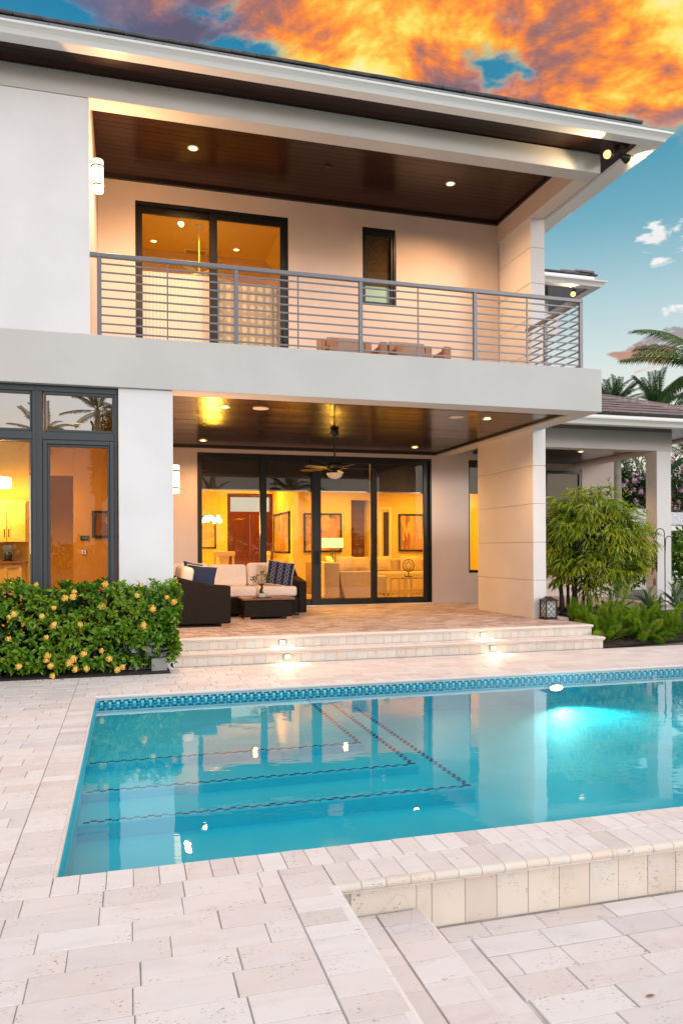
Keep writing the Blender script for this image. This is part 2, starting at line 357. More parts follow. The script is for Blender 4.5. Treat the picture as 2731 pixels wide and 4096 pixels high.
# ------------------------------------------------------------------ mesh helpers
class MB:
    def __init__(s): s.v = []; s.f = []
    def add(s, vs, fs):
        b = len(s.v); s.v += [tuple(x) for x in vs]; s.f += [tuple(i + b for i in f) for f in fs]; return s
    def box(s, x0, x1, y0, y1, z0, z1):
        return s.add([(x0, y0, z0), (x1, y0, z0), (x1, y1, z0), (x0, y1, z0), (x0, y0, z1), (x1, y0, z1), (x1, y1, z1), (x0, y1, z1)],
                     [(3, 2, 1, 0), (4, 5, 6, 7), (0, 1, 5, 4), (1, 2, 6, 5), (2, 3, 7, 6), (3, 0, 4, 7)])
    def frame(s, x0, x1, z0, z1, y0, y1, w, wt=None, wb=None):       # rectangular frame standing in XZ
        wt = w if wt is None else wt; wb = w if wb is None else wb
        s.box(x0, x0 + w, y0, y1, z0, z1); s.box(x1 - w, x1, y0, y1, z0, z1)
        s.box(x0 + w, x1 - w, y0, y1, z1 - wt, z1); s.box(x0 + w, x1 - w, y0, y1, z0, z0 + wb); return s
    def bar(s, p0, p1, w, h=None, upv=(0, 0, 1)):
        h = h or w; p0 = Vector(p0); p1 = Vector(p1); a = (p1 - p0).normalized(); u = Vector(upv)
        if abs(a.dot(u)) > .98: u = Vector((1, 0, 0))
        sd = a.cross(u).normalized(); u = sd.cross(a)
        q = [p + sd * (i * w / 2) + u * (j * h / 2) for p in (p0, p1) for i, j in ((-1, -1), (1, -1), (1, 1), (-1, 1))]
        return s.add(q, [(0, 1, 2, 3), (7, 6, 5, 4), (0, 4, 5, 1), (1, 5, 6, 2), (2, 6, 7, 3), (3, 7, 4, 0)])
    def tube(s, pts, rad, n=8, cap=True):
        pts = [Vector(p) for p in pts]; k = len(pts)
        rad = [rad] * k if isinstance(rad, (int, float)) else rad
        vs = []; prev = None
        for i, p in enumerate(pts):
            t = (pts[min(i + 1, k - 1)] - pts[max(i - 1, 0)]).normalized()
            if prev is None:
                r = t.cross(Vector((0, 0, 1)));
                if r.length < .1: r = t.cross(Vector((1, 0, 0)))
            else: r = prev - t * prev.dot(t)
            r.normalize(); prev = r; b = t.cross(r)
            vs += [p + (r * math.cos(2 * math.pi * j / n) + b * math.sin(2 * math.pi * j / n)) * rad[i] for j in range(n)]
        fs = [(i * n + j, i * n + (j + 1) % n, (i + 1) * n + (j + 1) % n, (i + 1) * n + j) for i in range(k - 1) for j in range(n)]
        if cap: fs += [tuple(range(n - 1, -1, -1)), tuple((k - 1) * n + j for j in range(n))]
        return s.add(vs, fs)
    def lathe(s, prof, c, n=16, axis='z', cap=True):
        vs = []
        for r, h in prof:
            for j in range(n):
                a = 2 * math.pi * j / n; x, y = r * math.cos(a), r * math.sin(a)
                q = (x, y, h) if axis == 'z' else ((x, h, y) if axis == 'y' else (h, x, y))
                vs.append((c[0] + q[0], c[1] + q[1], c[2] + q[2]))
        k = len(prof)
        fs = [(i * n + j, i * n + (j + 1) % n, (i + 1) * n + (j + 1) % n, (i + 1) * n + j) for i in range(k - 1) for j in range(n)]
        if cap: fs += [tuple(range(n - 1, -1, -1)), tuple((k - 1) * n + j for j in range(n))]
        return s.add(vs, fs)
    def prism(s, poly, axis, a0, a1):          # poly in the plane across the axis
        n = len(poly)
        def pt(u, v, a): return (a, u, v) if axis == 'x' else ((u, a, v) if axis == 'y' else (u, v, a))
        vs = [pt(u, v, a0) for u, v in poly] + [pt(u, v, a1) for u, v in poly]
        return s.add(vs, [tuple(range(n)), tuple(range(2 * n - 1, n - 1, -1))] + [(i, i + n, (i + 1) % n + n, (i + 1) % n) for i in range(n)])
    def mesh(s, name, m=None, off=(0, 0, 0), smooth=False, bevel=0, seg=2, mats=None):
        me = bpy.data.meshes.new(name)
        o = off
        me.from_pydata([(x - o[0], y - o[1], z - o[2]) for x, y, z in s.v], [], s.f)
        bm = bmesh.new(); bm.from_mesh(me)
        if bevel:
            bm.normal_update()
            es = [e for e in bm.edges if len(e.link_faces) == 2 and e.calc_face_angle(0) > .5]
            bmesh.ops.bevel(bm, geom=es, offset=bevel, segments=seg, affect='EDGES', clamp_overlap=True, profile=.5)
        bmesh.ops.recalc_face_normals(bm, faces=bm.faces)
        bm.to_mesh(me); bm.free()
        if smooth:
            me.polygons.foreach_set('use_smooth', [True] * len(me.polygons))
            if hasattr(me, 'set_sharp_from_angle'): me.set_sharp_from_angle(angle=R(40))
        if m: me.materials.append(m if not isinstance(m, str) else M[m])
        return me
    def build(s, name, m, parent=None, smooth=False, bevel=0, kind=None, label=None, seg=2):
        me = s.mesh(name, m, wl(parent), smooth, bevel, seg)
        return link(name, me, parent, kind=kind, label=label)
ROOT = {}
def wl(o):
    x = Vector((0, 0, 0))
    while o is not None: x = x + Vector(o.location); o = o.parent
    return x
def link(name, data, parent=None, loc=None, kind=None, label=None, rot=None, scale=None):
    o = bpy.data.objects.new(name, data); COL.objects.link(o)
    if parent: o.parent = parent
    if loc is not None: o.location = Vector(loc) - wl(parent)
    if rot: o.rotation_euler = rot
    if scale: o.scale = scale
    if kind: o['kind'] = kind
    if label: o['label'] = label
    return o
def thing(name, label, cat, loc=(0, 0, 0), group=None, rz=0):
    o = bpy.data.objects.new(name, None); COL.objects.link(o); o.location = loc; o.rotation_euler = (0, 0, rz)
    o.empty_display_size = .1
    o['label'] = label; o['category'] = cat
    if group: o['group'] = group
    return o
def tag(o, label, cat, group=None):
    o['label'] = label; o['category'] = cat
    if group: o['group'] = group
    return o
def struct(name, mb, m, **k):
    o = mb.build(name, m, None, **k); o['kind'] = 'structure'; return o
def copy_tree(o, parent=None):
    c = o.copy(); COL.objects.link(c); c.parent = parent
    for ch in list(o.children): copy_tree(ch, c)
    return c
def lamp(kind, name, loc, power, col, parent=None, size=.05, aim=None, spot=120, blend=.6):
    l = bpy.data.lights.new(name, kind); l.energy = power; l.color = col
    if kind == 'AREA': l.size = size
    else: l.shadow_soft_size = size
    if kind == 'SPOT': l.spot_size = R(spot); l.spot_blend = blend
    o = link(name, l, parent, loc)
    if aim is not None: o.rotation_euler = Vector(aim).to_track_quat('-Z', 'Y').to_euler()
    return o
WARM = (1.0, .55, .25); AMBER = (1.0, .505, .05)
# ------------------------------------------------------------------ pieces (pavers, tiles, planks)
T = .34                                     # terrace level
def unit_piece(name, m, c=.03, cz=.12):
    bm = MB()
    x = .5; i = .5 - c
    vs = [(-x, -x, -1), (x, -x, -1), (x, x, -1), (-x, x, -1), (-x, -x, -cz), (x, -x, -cz), (x, x, -cz), (-x, x, -cz), (-i, -i, 0), (i, -i, 0), (i, i, 0), (-i, i, 0)]
    fs = [(0, 1, 5, 4), (1, 2, 6, 5), (2, 3, 7, 6), (3, 0, 4, 7), (4, 5, 9, 8), (5, 6, 10, 9), (6, 7, 11, 10), (7, 4, 8, 11), (8, 9, 10, 11)]
    bm.add(vs, fs); me = bpy.data.meshes.new(name); me.from_pydata(bm.v, [], bm.f); me.materials.append(M[m]); return me
CP = Vector((0, 0, 1.54))
def seen(c):
    q = Vector(c) - CP; z = q.dot(fw)
    if z < .3: return 0
    x = q.dot(rt) / z; y = q.z / z
    if abs(x) > .47 or y < -.64 or y > .74: return 0
    return 1 / (z * z)
def pieces(name, parent, items, me, limit=300, matname=None):
    """items: (centre of the top face, size, euler). The best-seen become parts, the rest one stuff part."""
    sc = sorted(items, key=lambda it: -seen(it[0]) * it[1][0] * it[1][1] - 1e-9 * it[1][0] * it[1][1])
    for c, sz, e in sc[:limit]:
        link(name, me, parent, c, rot=e, scale=sz)
    rest = sc[limit:]
    if rest:
        vs = []; fs = []
        base = [tuple(v.co) for v in me.vertices]; bf = [tuple(p.vertices) for p in me.polygons]
        o = wl(parent)
        for c, sz, e in rest:
            mt = Matrix.Translation(Vector(c) - o) @ Euler(e).to_matrix().to_4x4() @ Matrix.Diagonal((*sz, 1))
            b = len(vs); vs += [tuple(mt @ Vector(p)) for p in base]; fs += [tuple(i + b for i in f) for f in bf]
        m2 = bpy.data.meshes.new(name + '_field'); m2.from_pydata(vs, [], fs); m2.materials.append(me.materials[0])
        link(name + '_field', m2, parent, kind='stuff')
def running_bond(x0, x1, y0, y1, L, D, z, gap=.0022, ph=0., shift=.5, jz=.0015, t=.05, y_from=None, jl=.0):
    out = []; r = 0; y = y1
    while y > y0 + .02:
        yb = max(y - D, y0)
        xs = x0 - ((r * shift + ph + random.uniform(-jl, jl)) % 1.0) * L
        while xs < x1 - .005:
            l_ = L * (1 + random.uniform(-jl, jl)); a = max(xs, x0); b = min(xs + l_, x1); xs += l_
            if x1 - b < .07: b = x1; xs = x1
            if b - a < .03: continue
            g = gap + random.random() * .001; gx = gap + random.random() ** 2 * .0045
            out.append((((a + b) / 2, (y + yb) / 2, z + random.uniform(-jz, jz)), (b - a - gx, y - yb - g, t),
                        (random.gauss(0, .0012), random.gauss(0, .0012), random.gauss(0, .003))))
        y -= D; r += 1
    return out
def row(x0, x1, y0, y1, w, z, alongx=True, gap=.0022, jz=.0012, t=.05, jw=.1):
    out = []; p = x0 if alongx else y0; end = x1 if alongx else y1
    while p < end - .02:
        q = min(p + w * random.uniform(1 - jw, 1 + jw), end)
        if end - q < .04: q = end
        c = ((p + q) / 2, (y0 + y1) / 2) if alongx else ((x0 + x1) / 2, (p + q) / 2)
        sz = (q - p - gap, y1 - y0 - gap) if alongx else (x1 - x0 - gap, q - p - gap)
        out.append(((c[0], c[1], z + random.uniform(-jz, jz)), (sz[0], sz[1], t), (random.gauss(0, .001), random.gauss(0, .001), random.gauss(0, .002)))); p = q
    return out
def wallrow(x0, x1, y, z0, z1, w, gap=.0018, jw=.25, t=.02):          # tiles facing the camera (-Y)
    out = []; p = x0
    while p < x1 - .01:
        q = min(p + w * random.uniform(1 - jw, 1 + jw), x1)
        if x1 - q < .05: q = x1
        out.append((((p + q) / 2, y - random.uniform(0, .0015), (z0 + z1) / 2), (q - p - gap, z1 - z0 - gap, t), (R(90), 0, 0))); p = q
    return out
PAV = unit_piece('paver', 'trav', .009, .07); CPV = unit_piece('coping_stone', 'trav', .014, .1)
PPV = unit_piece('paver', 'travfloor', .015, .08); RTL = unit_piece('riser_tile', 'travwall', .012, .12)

# ------------------------------------------------------------------ ground
g = MB()
PX0, PX1, PY0, PY1 = -.345, 9.0, 3.81, 8.43           # pool opening
for a in ((-300, -7, -300, 400), (12.5, 300, -300, 400), (-7, 12.5, -300, -4), (-7, 12.5, 10.0, 400)):
    g.box(a[0], a[1], a[2], a[3], -1.2, -.03)
struct('ground', g, 'earth')

# ------------------------------------------------------------------ pool deck
g = MB()
g.box(-7, .90, -4, PY0 - .06, -1.2, -.011); g.box(-7, PX0 - .06, PY0 - .06, 10.0, -1.2, -.011)
g.box(PX0 - .06, 12.5, PY1 + .06, 10.0, -1.2, -.011); g.box(PX1 + .05, 12.5, PY0 - .06, PY1 + .06, -1.2, -.011)
g.box(.90, 12.5, 3.40, PY0 - .06, -1.2, -.011)
deck = struct('pool_deck', g, 'grout')
it = running_bond(-4.5, -.567, 3.60, 10.0, .362, .165, 0, ph=.35, jl=.08)
it += running_bond(-.567, 9.5, 8.64, 10.15, .362, .165, 0, ph=.1, jl=.08)
it += running_bond(-4.0, .682, 1.3, 3.60, .362, .165, 0, ph=.03, jl=.10)
pieces('paver', deck, it, PAV)
cop = row(-.565, -.345, 3.607, 8.43, .122, 0, False) + row(-.565, 9.4, 8.432, 8.637, .122, 0) + row(-.343, 9.4, 3.607, 3.81, .1205, 0, jw=.02)
cop += row(.906, 9.4, 3.362, 3.604, .1215, 0, jw=.03) + row(.684, .905, 1.2, 3.60, .128, 0, False)
pieces('coping_stone', deck, cop, CPV)
# rounded noses under the coping edge
def nose(x0, x1, y, z, r=.021, name='bullnose', par=deck, m='trav', flip=False):
    prof = [(math.sin(a) * r, math.cos(a) * r) for a in [math.pi * k / 6 for k in range(7)]]
    poly = [(y - p[0], z - r + p[1]) for p in prof] + [(y + .02, z - 2 * r), (y + .02, z)]
    mb = MB(); mb.prism(poly, 'x', x0, x1); return mb
def nose_row(x0, x1, y, z, w, par, name='bullnose', m='travwall', r=.021):
    p = x0
    while p < x1 - .02:
        q = min(p + w, x1); nose(p + .0015, q - .0015, y, z + random.uniform(-.001, .001), r).build(name, m, par); p = q
nose_row(.908, 5.4, 3.364, .001, .1215, deck)
pl = MB()
prof = [(math.sin(a) * .02, math.cos(a) * .02) for a in [math.pi * k / 5 for k in range(6)]]
pl.prism([(8.432 - p[0] * .8, -.019 + p[1]) for p in prof], 'x', -.35, 9.0)
pl.build('coping_edge', 'trav', deck, smooth=True)
mb = MB(); mb.prism([(PX0 - .002 + p[0] * .8, -.019 + p[1]) for p in prof], 'y', PY0, PY1); mb.build('coping_edge', 'trav', deck, smooth=True)
# raised wall down to the lower deck
pieces('wall_tile', deck, wallrow(.99, 1.318, 3.395, -.28, -.04, .3, jw=.0) + wallrow(1.318, 1.396, 3.395, -.28, -.04, .1) + wallrow(1.396, 5.5, 3.395, -.28, -.04, .174, jw=.03), RTL)

# ------------------------------------------------------------------ lower deck and its steps
g = MB(); g.box(.86, 12.5, -4, 3.40, -1.2, -.288); low = struct('lower_deck', g, 'grout')
it = running_bond(1.53, 4.6, .6, 3.075, .315, .167, -.277, ph=.55, gap=.0025, jz=.002, jl=.28) + row(1.53, 4.6, 3.08, 3.235, .34, -.277, gap=.0025) + row(1.42, 4.6, 3.24, 3.376, .30, -.277, gap=.0025, jw=.3)
it += row(1.345, 1.522, .6, 3.235, .165, -.277, False, gap=.0025, jw=.25)
pieces('paver', low, it, PAV)
g = MB(); g.box(.90, 1.30, -4, 3.385, -.33, -.177); g.box(.901, .9045, -4, 3.36, -.17, -.05)
stp = struct('lower_step', g, 'grout')
pieces('paver', stp, row(1.105, 1.322, .6, 3.365, .15, -.165, False, jw=.15) + row(.925, 1.10, .6, 3.37, .20, -.167, False, jw=.3), PAV)
mb = MB()
def nose_y(x, z, y0, y1, r=.02):
    m_ = MB(); m_.prism([(x + math.sin(a) * r, z - r + math.cos(a) * r) for a in [math.pi * k / 6 for k in range(7)]] + [(x - .03, z - 2 * r), (x - .03, z)], 'y', y0, y1); return m_
nose_y(.905, .0, .8, 3.36).build('bullnose', 'trav', stp, smooth=True); nose_y(1.318, -.165, .8, 3.37).build('bullnose', 'trav', stp, smooth=True)
g = MB(); g.box(.895, .903, .8, 3.36, -.17, -.04); g.box(1.297, 1.305, .8, 3.37, -.285, -.205); g.build('riser_face', 'trav', stp)

# ------------------------------------------------------------------ pool
FL = -.40
pool = thing('swimming_pool', 'turquoise swimming pool with corner steps sunk in the travertine deck', 'pool', (3, 6, -.4))
g = MB()
g.box(-.45, 9.1, 8.45, 8.55, FL - .1, -.049); g.box(-.45, 9.1, 3.72, 3.79, FL - .1, -.049); g.box(-.45, PX0 + .012, 3.79, 8.45, FL - .1, -.049); g.box(9.0, 9.1, 3.79, 8.45, FL - .1, -.049)
g.build('pool_wall', 'plaster', pool)
MB().box(-.45, 9.1, 3.72, 8.55, FL - .1, FL).build('pool_floor', 'plaster', pool)
steps = [(-.16, 6.34, 1.985), (-.225, 5.80, 2.28), (-.29, 5.34, 2.56)]
for z, yf, xr in steps:
    MB().box(-.335, xr, yf, 8.452, FL - .02, z).build('pool_step', 'plaster', pool, bevel=.008)
# mosaic bands on the step noses: two staggered rows of little tiles
def unit_tile(name, m): return unit_piece(name, m, .06, .3)
TM = {k: unit_tile('mosaic_tile', k) for k in ('m_dark', 'm_mid', 'm_pale', 'm_violet')}
small = {k: [] for k in TM}
for z, yf, xr in steps:
    for rr in (0, 1):
        n = int((xr + .30) / .047)
        for i in range(n):
            if (i + rr) % 2: continue
            k = random.choice(('m_dark', 'm_violet', 'm_dark', 'm_violet', 'm_mid'))
            small[k].append(((-.30 + (i + .5) * .047, yf + .028 + rr * .024, z + .004), (.045, .022, .006), (0, 0, 0)))
        n = int((8.40 - yf) / .047)
        for i in range(n):
            if (i + rr) % 2: continue
            k = random.choice(('m_dark', 'm_violet', 'm_violet', 'm_dark'))
            small[k].append(((xr - .028 - rr * .024, yf + .03 + (i + .5) * .047, z + .004), (.022, .045, .006), (0, 0, 0)))
for k, its in small.items():
    pieces('step_tile', pool, its, TM[k], limit=0)
# waterline mosaic along the far wall
wt = {'m_dark': [], 'm_mid': [], 'm_pale': []}
pt = .0281
for rr in range(4):
    n = int(9.3 / pt)
    for i in range(n):
        x = -.333 + (i + .5) * pt + (rr % 2) * pt * .5
        k = ('m_pale' if (i + (rr * 2)) % 3 == 0 else ('m_mid' if (i + rr) % 3 == 1 else 'm_dark')) if rr < 2 else random.choice(('m_dark', 'm_mid', 'm_mid'))
        wt[k].append(((x, 8.449, -.047 - (rr + .5) * pt), (pt - .003, pt - .003, .008), (R(90), 0, 0)))
for k, lim in (('m_dark', 90), ('m_mid', 90), ('m_pale', 110)):
    pieces('waterline_tile', pool, wt[k], TM[k], limit=lim)
wm = MB(); wm.add([(-.40, 3.76, -.105), (9.05, 3.76, -.105), (9.05, 8.48, -.105), (-.40, 8.48, -.105)], [(0, 1, 2, 3)])
water = link('water', wm.mesh('water', 'water'), None); water['kind'] = 'structure'
pl = thing('pool_light', 'round glowing underwater lamp on the far pool wall', 'pool light', (5.15, 8.44, -.19))
MB().lathe([(.115, -.012), (.115, .0)], (5.15, 8.436, -.205), 24, 'y').build('rim', 'frame', pl)
lm = MB().lathe([(.094, -.016), (.07, -.024), (.0001, -.026)], (5.15, 8.436, -.205), 24, 'y').build('lens', 'poolglow', pl)
for o in pl.children: o.scale = (1, 1, .42); o.location.z = -.008
lamp('SPOT', 'pool_lamp', (5.15, 8.38, -.15), 330, (.35, 1.0, .92), pl, .06, (0, -1, .04), 120, 1.0)
for x in (5.75, 6.6):
    t_ = thing('pool_jet', 'small round return fitting below the far waterline, %s' % ('nearer the glowing pool lamp' if x < 6 else 'farther right of the pool lamp'), 'pool jet', (x, 8.44, -.15), 'return jets in the far pool wall')
    MB().lathe([(.035, -.01), (.03, -.016), (.012, -.01)], (x, 8.44, -.15), 14, 'y').build('ring', 'trim', t_)

# ------------------------------------------------------------------ porch terrace and steps
g = MB(); g.box(.50, 7.02, 10.46, 11.70, -.3, T - .009); g.box(.50, 7.40, 11.70, 16.9, -.3, T - .009); g.box(.50, 7.03, 10.19, 10.46, -.3, .178 - .009)
ter = struct('porch_terrace', g, 'grout')
it = running_bond(.57, 7.02, 10.555, 11.70, .24, .119, T, ph=.2, gap=.003, jz=.001)
it += running_bond(.57, 7.39, 11.70, 15.70, .24, .119, T, ph=.7, gap=.003, jz=.001)
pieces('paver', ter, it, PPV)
pieces('step_tread', ter, row(.50, 7.03, 10.44, 10.553, .135, T, jw=.12) + row(.50, 7.05, 10.155, 10.45, .14, .178, jw=.12), CPV)
pieces('riser_tile', ter, wallrow(.50, 7.02, 10.452, .178, T - .04, .135) + wallrow(.50, 7.04, 10.182, .0, .178 - .04, .15), RTL)
for y, z, xr in ((10.44, T, 7.03), (10.155, .178, 7.05)):
    nose(.50, xr, y, z + .0005, .019).build('step_nose', 'travwall', ter, smooth=True)
    g = MB(); g.prism([(xr + math.sin(a) * .019, z - .019 + math.cos(a) * .019) for a in [math.pi * k / 6 for k in range(7)]], 'y', y, y + .3 if z < .3 else 11.7); g.build('step_nose', 'travwall', ter, smooth=True)
g = MB(); g.box(7.022, 7.032, 10.47, 11.69, 0, T - .04); g.box(7.032, 7.042, 10.19, 10.468, 0, .138); g.build('step_side', 'travwall', ter)
where = {0: 'left', 1: 'right'}
for i, (xa, xb) in enumerate(((2.07, 2.085), (5.145, 5.17))):
    for x, y, z, nm in ((xa, 10.442, .245, 'upper'), (xb, 10.162, .08, 'lower')):
        t_ = thing('step_light', 'glowing square lamp in the %s step riser, %s of the two lit spots' % (nm, where[i]), 'step light', (x, y, z), 'lamps set in the porch step risers')
        MB().box(x - .052, x + .052, y - .006, y + .004, z - .04, z + .04).build('plate', 'chrome', t_, bevel=.003)
        MB().box(x - .036, x + .036, y - .010, y - .006, z - .024, z + .022).build('lens', 'hotwhite', t_)
        lamp('SPOT', 'step_lamp', (x, y - .035, z + .01), 22.0, (1.0, .80, .50), t_, .03, (0, -.5, -1), 165, .9)

# ------------------------------------------------------------------ the house
house = thing('house', 'two storey white stucco house with a deep covered balcony over a pool porch', 'house', (3, 13, 0))
# lower storey
MB().box(-.112, .565, 10.05, 10.36, -.2, 3.607).build('pillar', 'white', house, bevel=.008)
g = MB(); g.box(.35, .565, 10.36, 15.70, -.2, 3.9); g.build('porch_side_wall', 'porch', house)
g = MB()
Y0, Y1 = 15.70, 15.92
g.box(.35, 1.364, Y0, Y1, 0, 3.95); g.box(1.364, 6.50, Y0, Y1, 3.545, 3.95); g.box(6.50, 7.392, Y0, Y1, 0, 3.95)
g.box(7.392, 7.95, Y0, Y1, 0, 1.0); g.box(7.392, 7.95, Y0, Y1, 3.552, 3.95); g.box(7.95, 9.2, Y0, Y1, 0, 3.95)
g.build('porch_rear_wall', 'porch', house)
MB().box(8.98, 9.2, 15.925, 17.0, 0, 3.95).build('side_wall', 'porch', house)
# slab with its front fascia
g = MB(); g.box(-7, 6.915, 10.004, 10.385, 3.61, 4.255); g.box(6.6, 6.915, 10.386, 15.698, 3.61, 4.245)
g.box(-7, 6.599, 10.386, 15.698, 3.72, 4.19)
g.build('balcony_slab', 'grey', house, bevel=.006)
# balcony side wall and upper storey walls
MB().box(-7, -.447, 10.022, 10.30, 4.256, 7.222).build('upper_wall', 'white', house, bevel=.008)
MB().box(-.70, -.447, 10.301, 13.0, 4.19, 7.70).build('balcony_side_wall', 'porch', house)
UY0, UY1 = 12.80, 13.02
g = MB()
g.box(-.445, .134, UY0, UY1, 4.192, 7.75); g.box(.134, 2.673, UY0, UY1, 7.255, 7.75); g.box(2.673, 4.006, UY0, UY1, 4.192, 7.75)
g.box(4.006, 4.635, UY0, UY1, 4.192, 5.87); g.box(4.006, 4.635, UY0, UY1, 7.262, 7.75); g.box(4.635, 6.65, UY0, UY1, 4.192, 7.75)
g.box(6.65, 6.94, UY0 + .06, UY1, 4.25, 7.75)
g.build('balcony_rear_wall', 'porch', house)
MB().box(-7, 6.91, 10.004, 10.285, 7.222, 7.512).build('roof_beam', 'grey', house, bevel=.006)
MB().box(6.63, 6.908, 10.286, 13.0, 7.222, 7.75).build('roof_beam', 'porch', house)
# ribbed pier walls: stacked stucco panels with recessed joints
def pier(x0, x1, y0, y1, zs):
    MB().box(x0 + .012, x1 - .012, y0 + .012, y1 - .012, zs[0], zs[-1] - .001).build('pier_core', 'porch', house)
    for a, b in zip(zs[:-1], zs[1:]):
        MB().box(x0, x1, y0, y1, a + .006, b - .006).build('pier_panel', 'white', house, bevel=.004, seg=1)
pier(6.695, 6.94, 11.66, 13.80, (T - .02, .993, 1.650, 2.312, 2.972, 3.616))
pier(6.665, 6.938, 11.66, 12.86, (4.24, 4.89, 5.498, 6.108, 6.723, 7.228))
# lower right return beside the far window
MB().box(9.2, 12.10, 17.0, 17.2, 0, 3.9).build('wing_wall', 'porch', house)

# planked ceilings
def planks(name, x0, x1, y0, y1, z, w, m='ceilwood', t=.016):
    base = MB().box(x0, x1, y0, y1, z + t + .002, z + t + .03).build(name, 'dark_joint', house)
    me = MB().box(-.5, .5, -.5, .5, 0, 1).mesh('plank', m)
    n = max(1, round((y1 - y0) / w)); w = (y1 - y0) / n
    for i in range(n):
        # planks meet end to end at scattered joints
        cuts = [x0] + sorted([x0 + (x1 - x0) * (random.uniform(.2, .8))]) + [x1]
        for a, b in zip(cuts[:-1], cuts[1:]):
            link('plank', me, base, ((a + b) / 2, y0 + (i + .5) * w, z + random.uniform(0, .0012)), scale=(b - a - .002, w - .005, t), rot=(random.gauss(0, R(.55)), 0, 0))
    return base
planks('porch_ceiling', .566, 6.598, 10.387, 15.698, 3.66, .118)
planks('balcony_ceiling', -.446, 6.628, 10.287, 12.798, 7.588, .125, 'eavewood')
planks('eave_soffit', -7, 6.93, 9.61, 10.003, 7.522, .13, 'eavewood')
planks('eave_soffit', 6.93, 7.30, 9.61, 13.4, 7.524, .19, 'eavewood')
g = MB(); g.box(.566, 6.598, 15.62, 15.698, 3.625, 3.661); g.box(6.545, 6.597, 10.39, 15.62, 3.635, 3.661); g.build('ceiling_trim', 'black', house)
g = MB(); g.box(-.446, 6.628, 12.74, 12.798, 7.545, 7.589); g.box(6.585, 6.628, 10.29, 12.74, 7.555, 7.589); g.build('ceiling_trim', 'black', house)
# eave: soffit strip, gutter, drip edge, roof
EX = 7.575
g = MB(); g.box(-7, EX - .002, 9.462, 9.60, 7.50, 7.535); g.box(7.31, EX - .002, 9.601, 13.5, 7.50, 7.535)
g.box(7.28, 7.31, 9.62, 13.5, 7.515, 7.60); g.build('soffit_strip', 'trim', house)
def ogee(y, z, s=1.0): return [(y, z), (y - .03 * s, z + .003 * s), (y - .038 * s, z + .016 * s), (y - .040 * s, z + .022 * s), (y - .058 * s, z + .050 * s), (y - .088 * s, z + .075 * s), (y - .112 * s, z + .090 * s), (y - .117 * s, z + .114 * s), (y - .105 * s, z + .118 * s), (y - .1 * s, z + .10 * s), (y, z + .10 * s)]
G = MB()
pr = ogee(9.462, 7.497)
n = len(pr)
vs = [(-7, y, z) for y, z in pr] + [(EX + (9.462 - y), y, z) for y, z in pr] + [(EX + (9.462 - y), 13.6, z) for y, z in pr]
fs = [(i, (i + 1) % n, n + (i + 1) % n, n + i) for i in range(n)] + [(n + i, n + (i + 1) % n, 2 * n + (i + 1) % n, 2 * n + i) for i in range(n)] + [tuple(range(n))]
G.add(vs, fs).build('gutter', 'trim', house)
MB().box(-7, 7.50, 9.50, 9.53, 7.60, 7.745).build('fascia', 'drip', house)
scr = MB()
for i in range(26): scr.lathe([(.006, -.004), (.004, -.007)], (-1.2 + i * .33, 9.50, 7.725), 6, 'y')
scr.build('nail', 'black', house)['kind'] = 'stuff'
# hip roof plane and the visible first course of tiles
roof = MB(); sl = .33
a = (-7, 9.52, 7.752); b = (7.53, 9.52, 7.752); c = (7.53, 20, 7.752); dd = (3.5, 13.6, 7.752 + 4.08 * sl); e = (-7, 13.6, 7.752 + 4.08 * sl); f_ = (3.5, 16, 7.752 + 4.08 * sl); g_ = (-7, 20, 7.752)
roof.add([a, b, c, dd, e, f_, g_], [(0, 1, 3, 4), (1, 2, 5, 3), (4, 3, 5, 6)])
rf = roof.build('roof', 'rooftile', house)
tl = MB().box(-.5, .5, 0, .38, 0, .038).mesh('roof_tile', 'rooftile', bevel=.008, seg=1)
for i in range(29):
    x = -1.262 - .63 + (i + .5) * .316
    if x > 7.45: break
    w_ = .31 if x < 7.2 else .2
    for rr in range(2):
        link('roof_tile', tl, rf, (x + rr * .15, 9.485 + rr * .33, 7.757 + rr * .33 * sl + random.uniform(-.003, .004)), scale=(w_, 1, 1), rot=(math.atan(sl) + random.gauss(0, .01), 0, random.gauss(0, .008)))
for i in range(10):
    link('roof_tile', tl, rf, (7.555, 9.65 + (i + .5) * .316, 7.757), scale=(.31, 1, 1), rot=(math.atan(sl), 0, R(90)))
# far wing eave seen past the pier
g = MB()
g.box(5.5, 10.36, 15.06, 15.22, 7.49, 7.52); g.box(10.20, 10.36, 15.221, 20, 7.49, 7.52); g.build('soffit_strip', 'trim', house)
MB().box(5.5, 10.199, 15.221, 20, 7.515, 7.55).build('eave_soffit', 'ceilwood', house)
pr = ogee(15.06, 7.487, 1.1); n = len(pr); G = MB()
vs = [(5.5, y, z) for y, z in pr] + [(10.36 + (15.06 - y), y, z) for y, z in pr] + [(10.36 + (15.06 - y), 20, z) for y, z in pr]
G.add(vs, [(i, (i + 1) % n, n + (i + 1) % n, n + i) for i in range(n)] + [(n + i, n + (i + 1) % n, 2 * n + (i + 1) % n, 2 * n + i) for i in range(n)] + [tuple(range(n))]).build('gutter', 'trim', house)
MB().box(5.5, 10.26, 15.10, 15.13, 7.59, 7.74).build('fascia', 'trim', house)
g = MB(); g.box(6.95, 9.55, 15.9, 20, 4.25, 7.515); g.build('wing_wall', 'white', house)
MB().box(9.1, 9.72, 15.72, 15.899, 6.55, 7.0).build('wing_wall_band', 'white', house)
g = MB(); g.add([(5.5, 15.1, 7.745), (10.3, 15.1, 7.745), (10.3, 22, 7.745), (5.5, 18.5, 7.745 + .9)], [(0, 1, 3), (1, 2, 3)]); r2 = g.build('roof', 'rooftile', house)
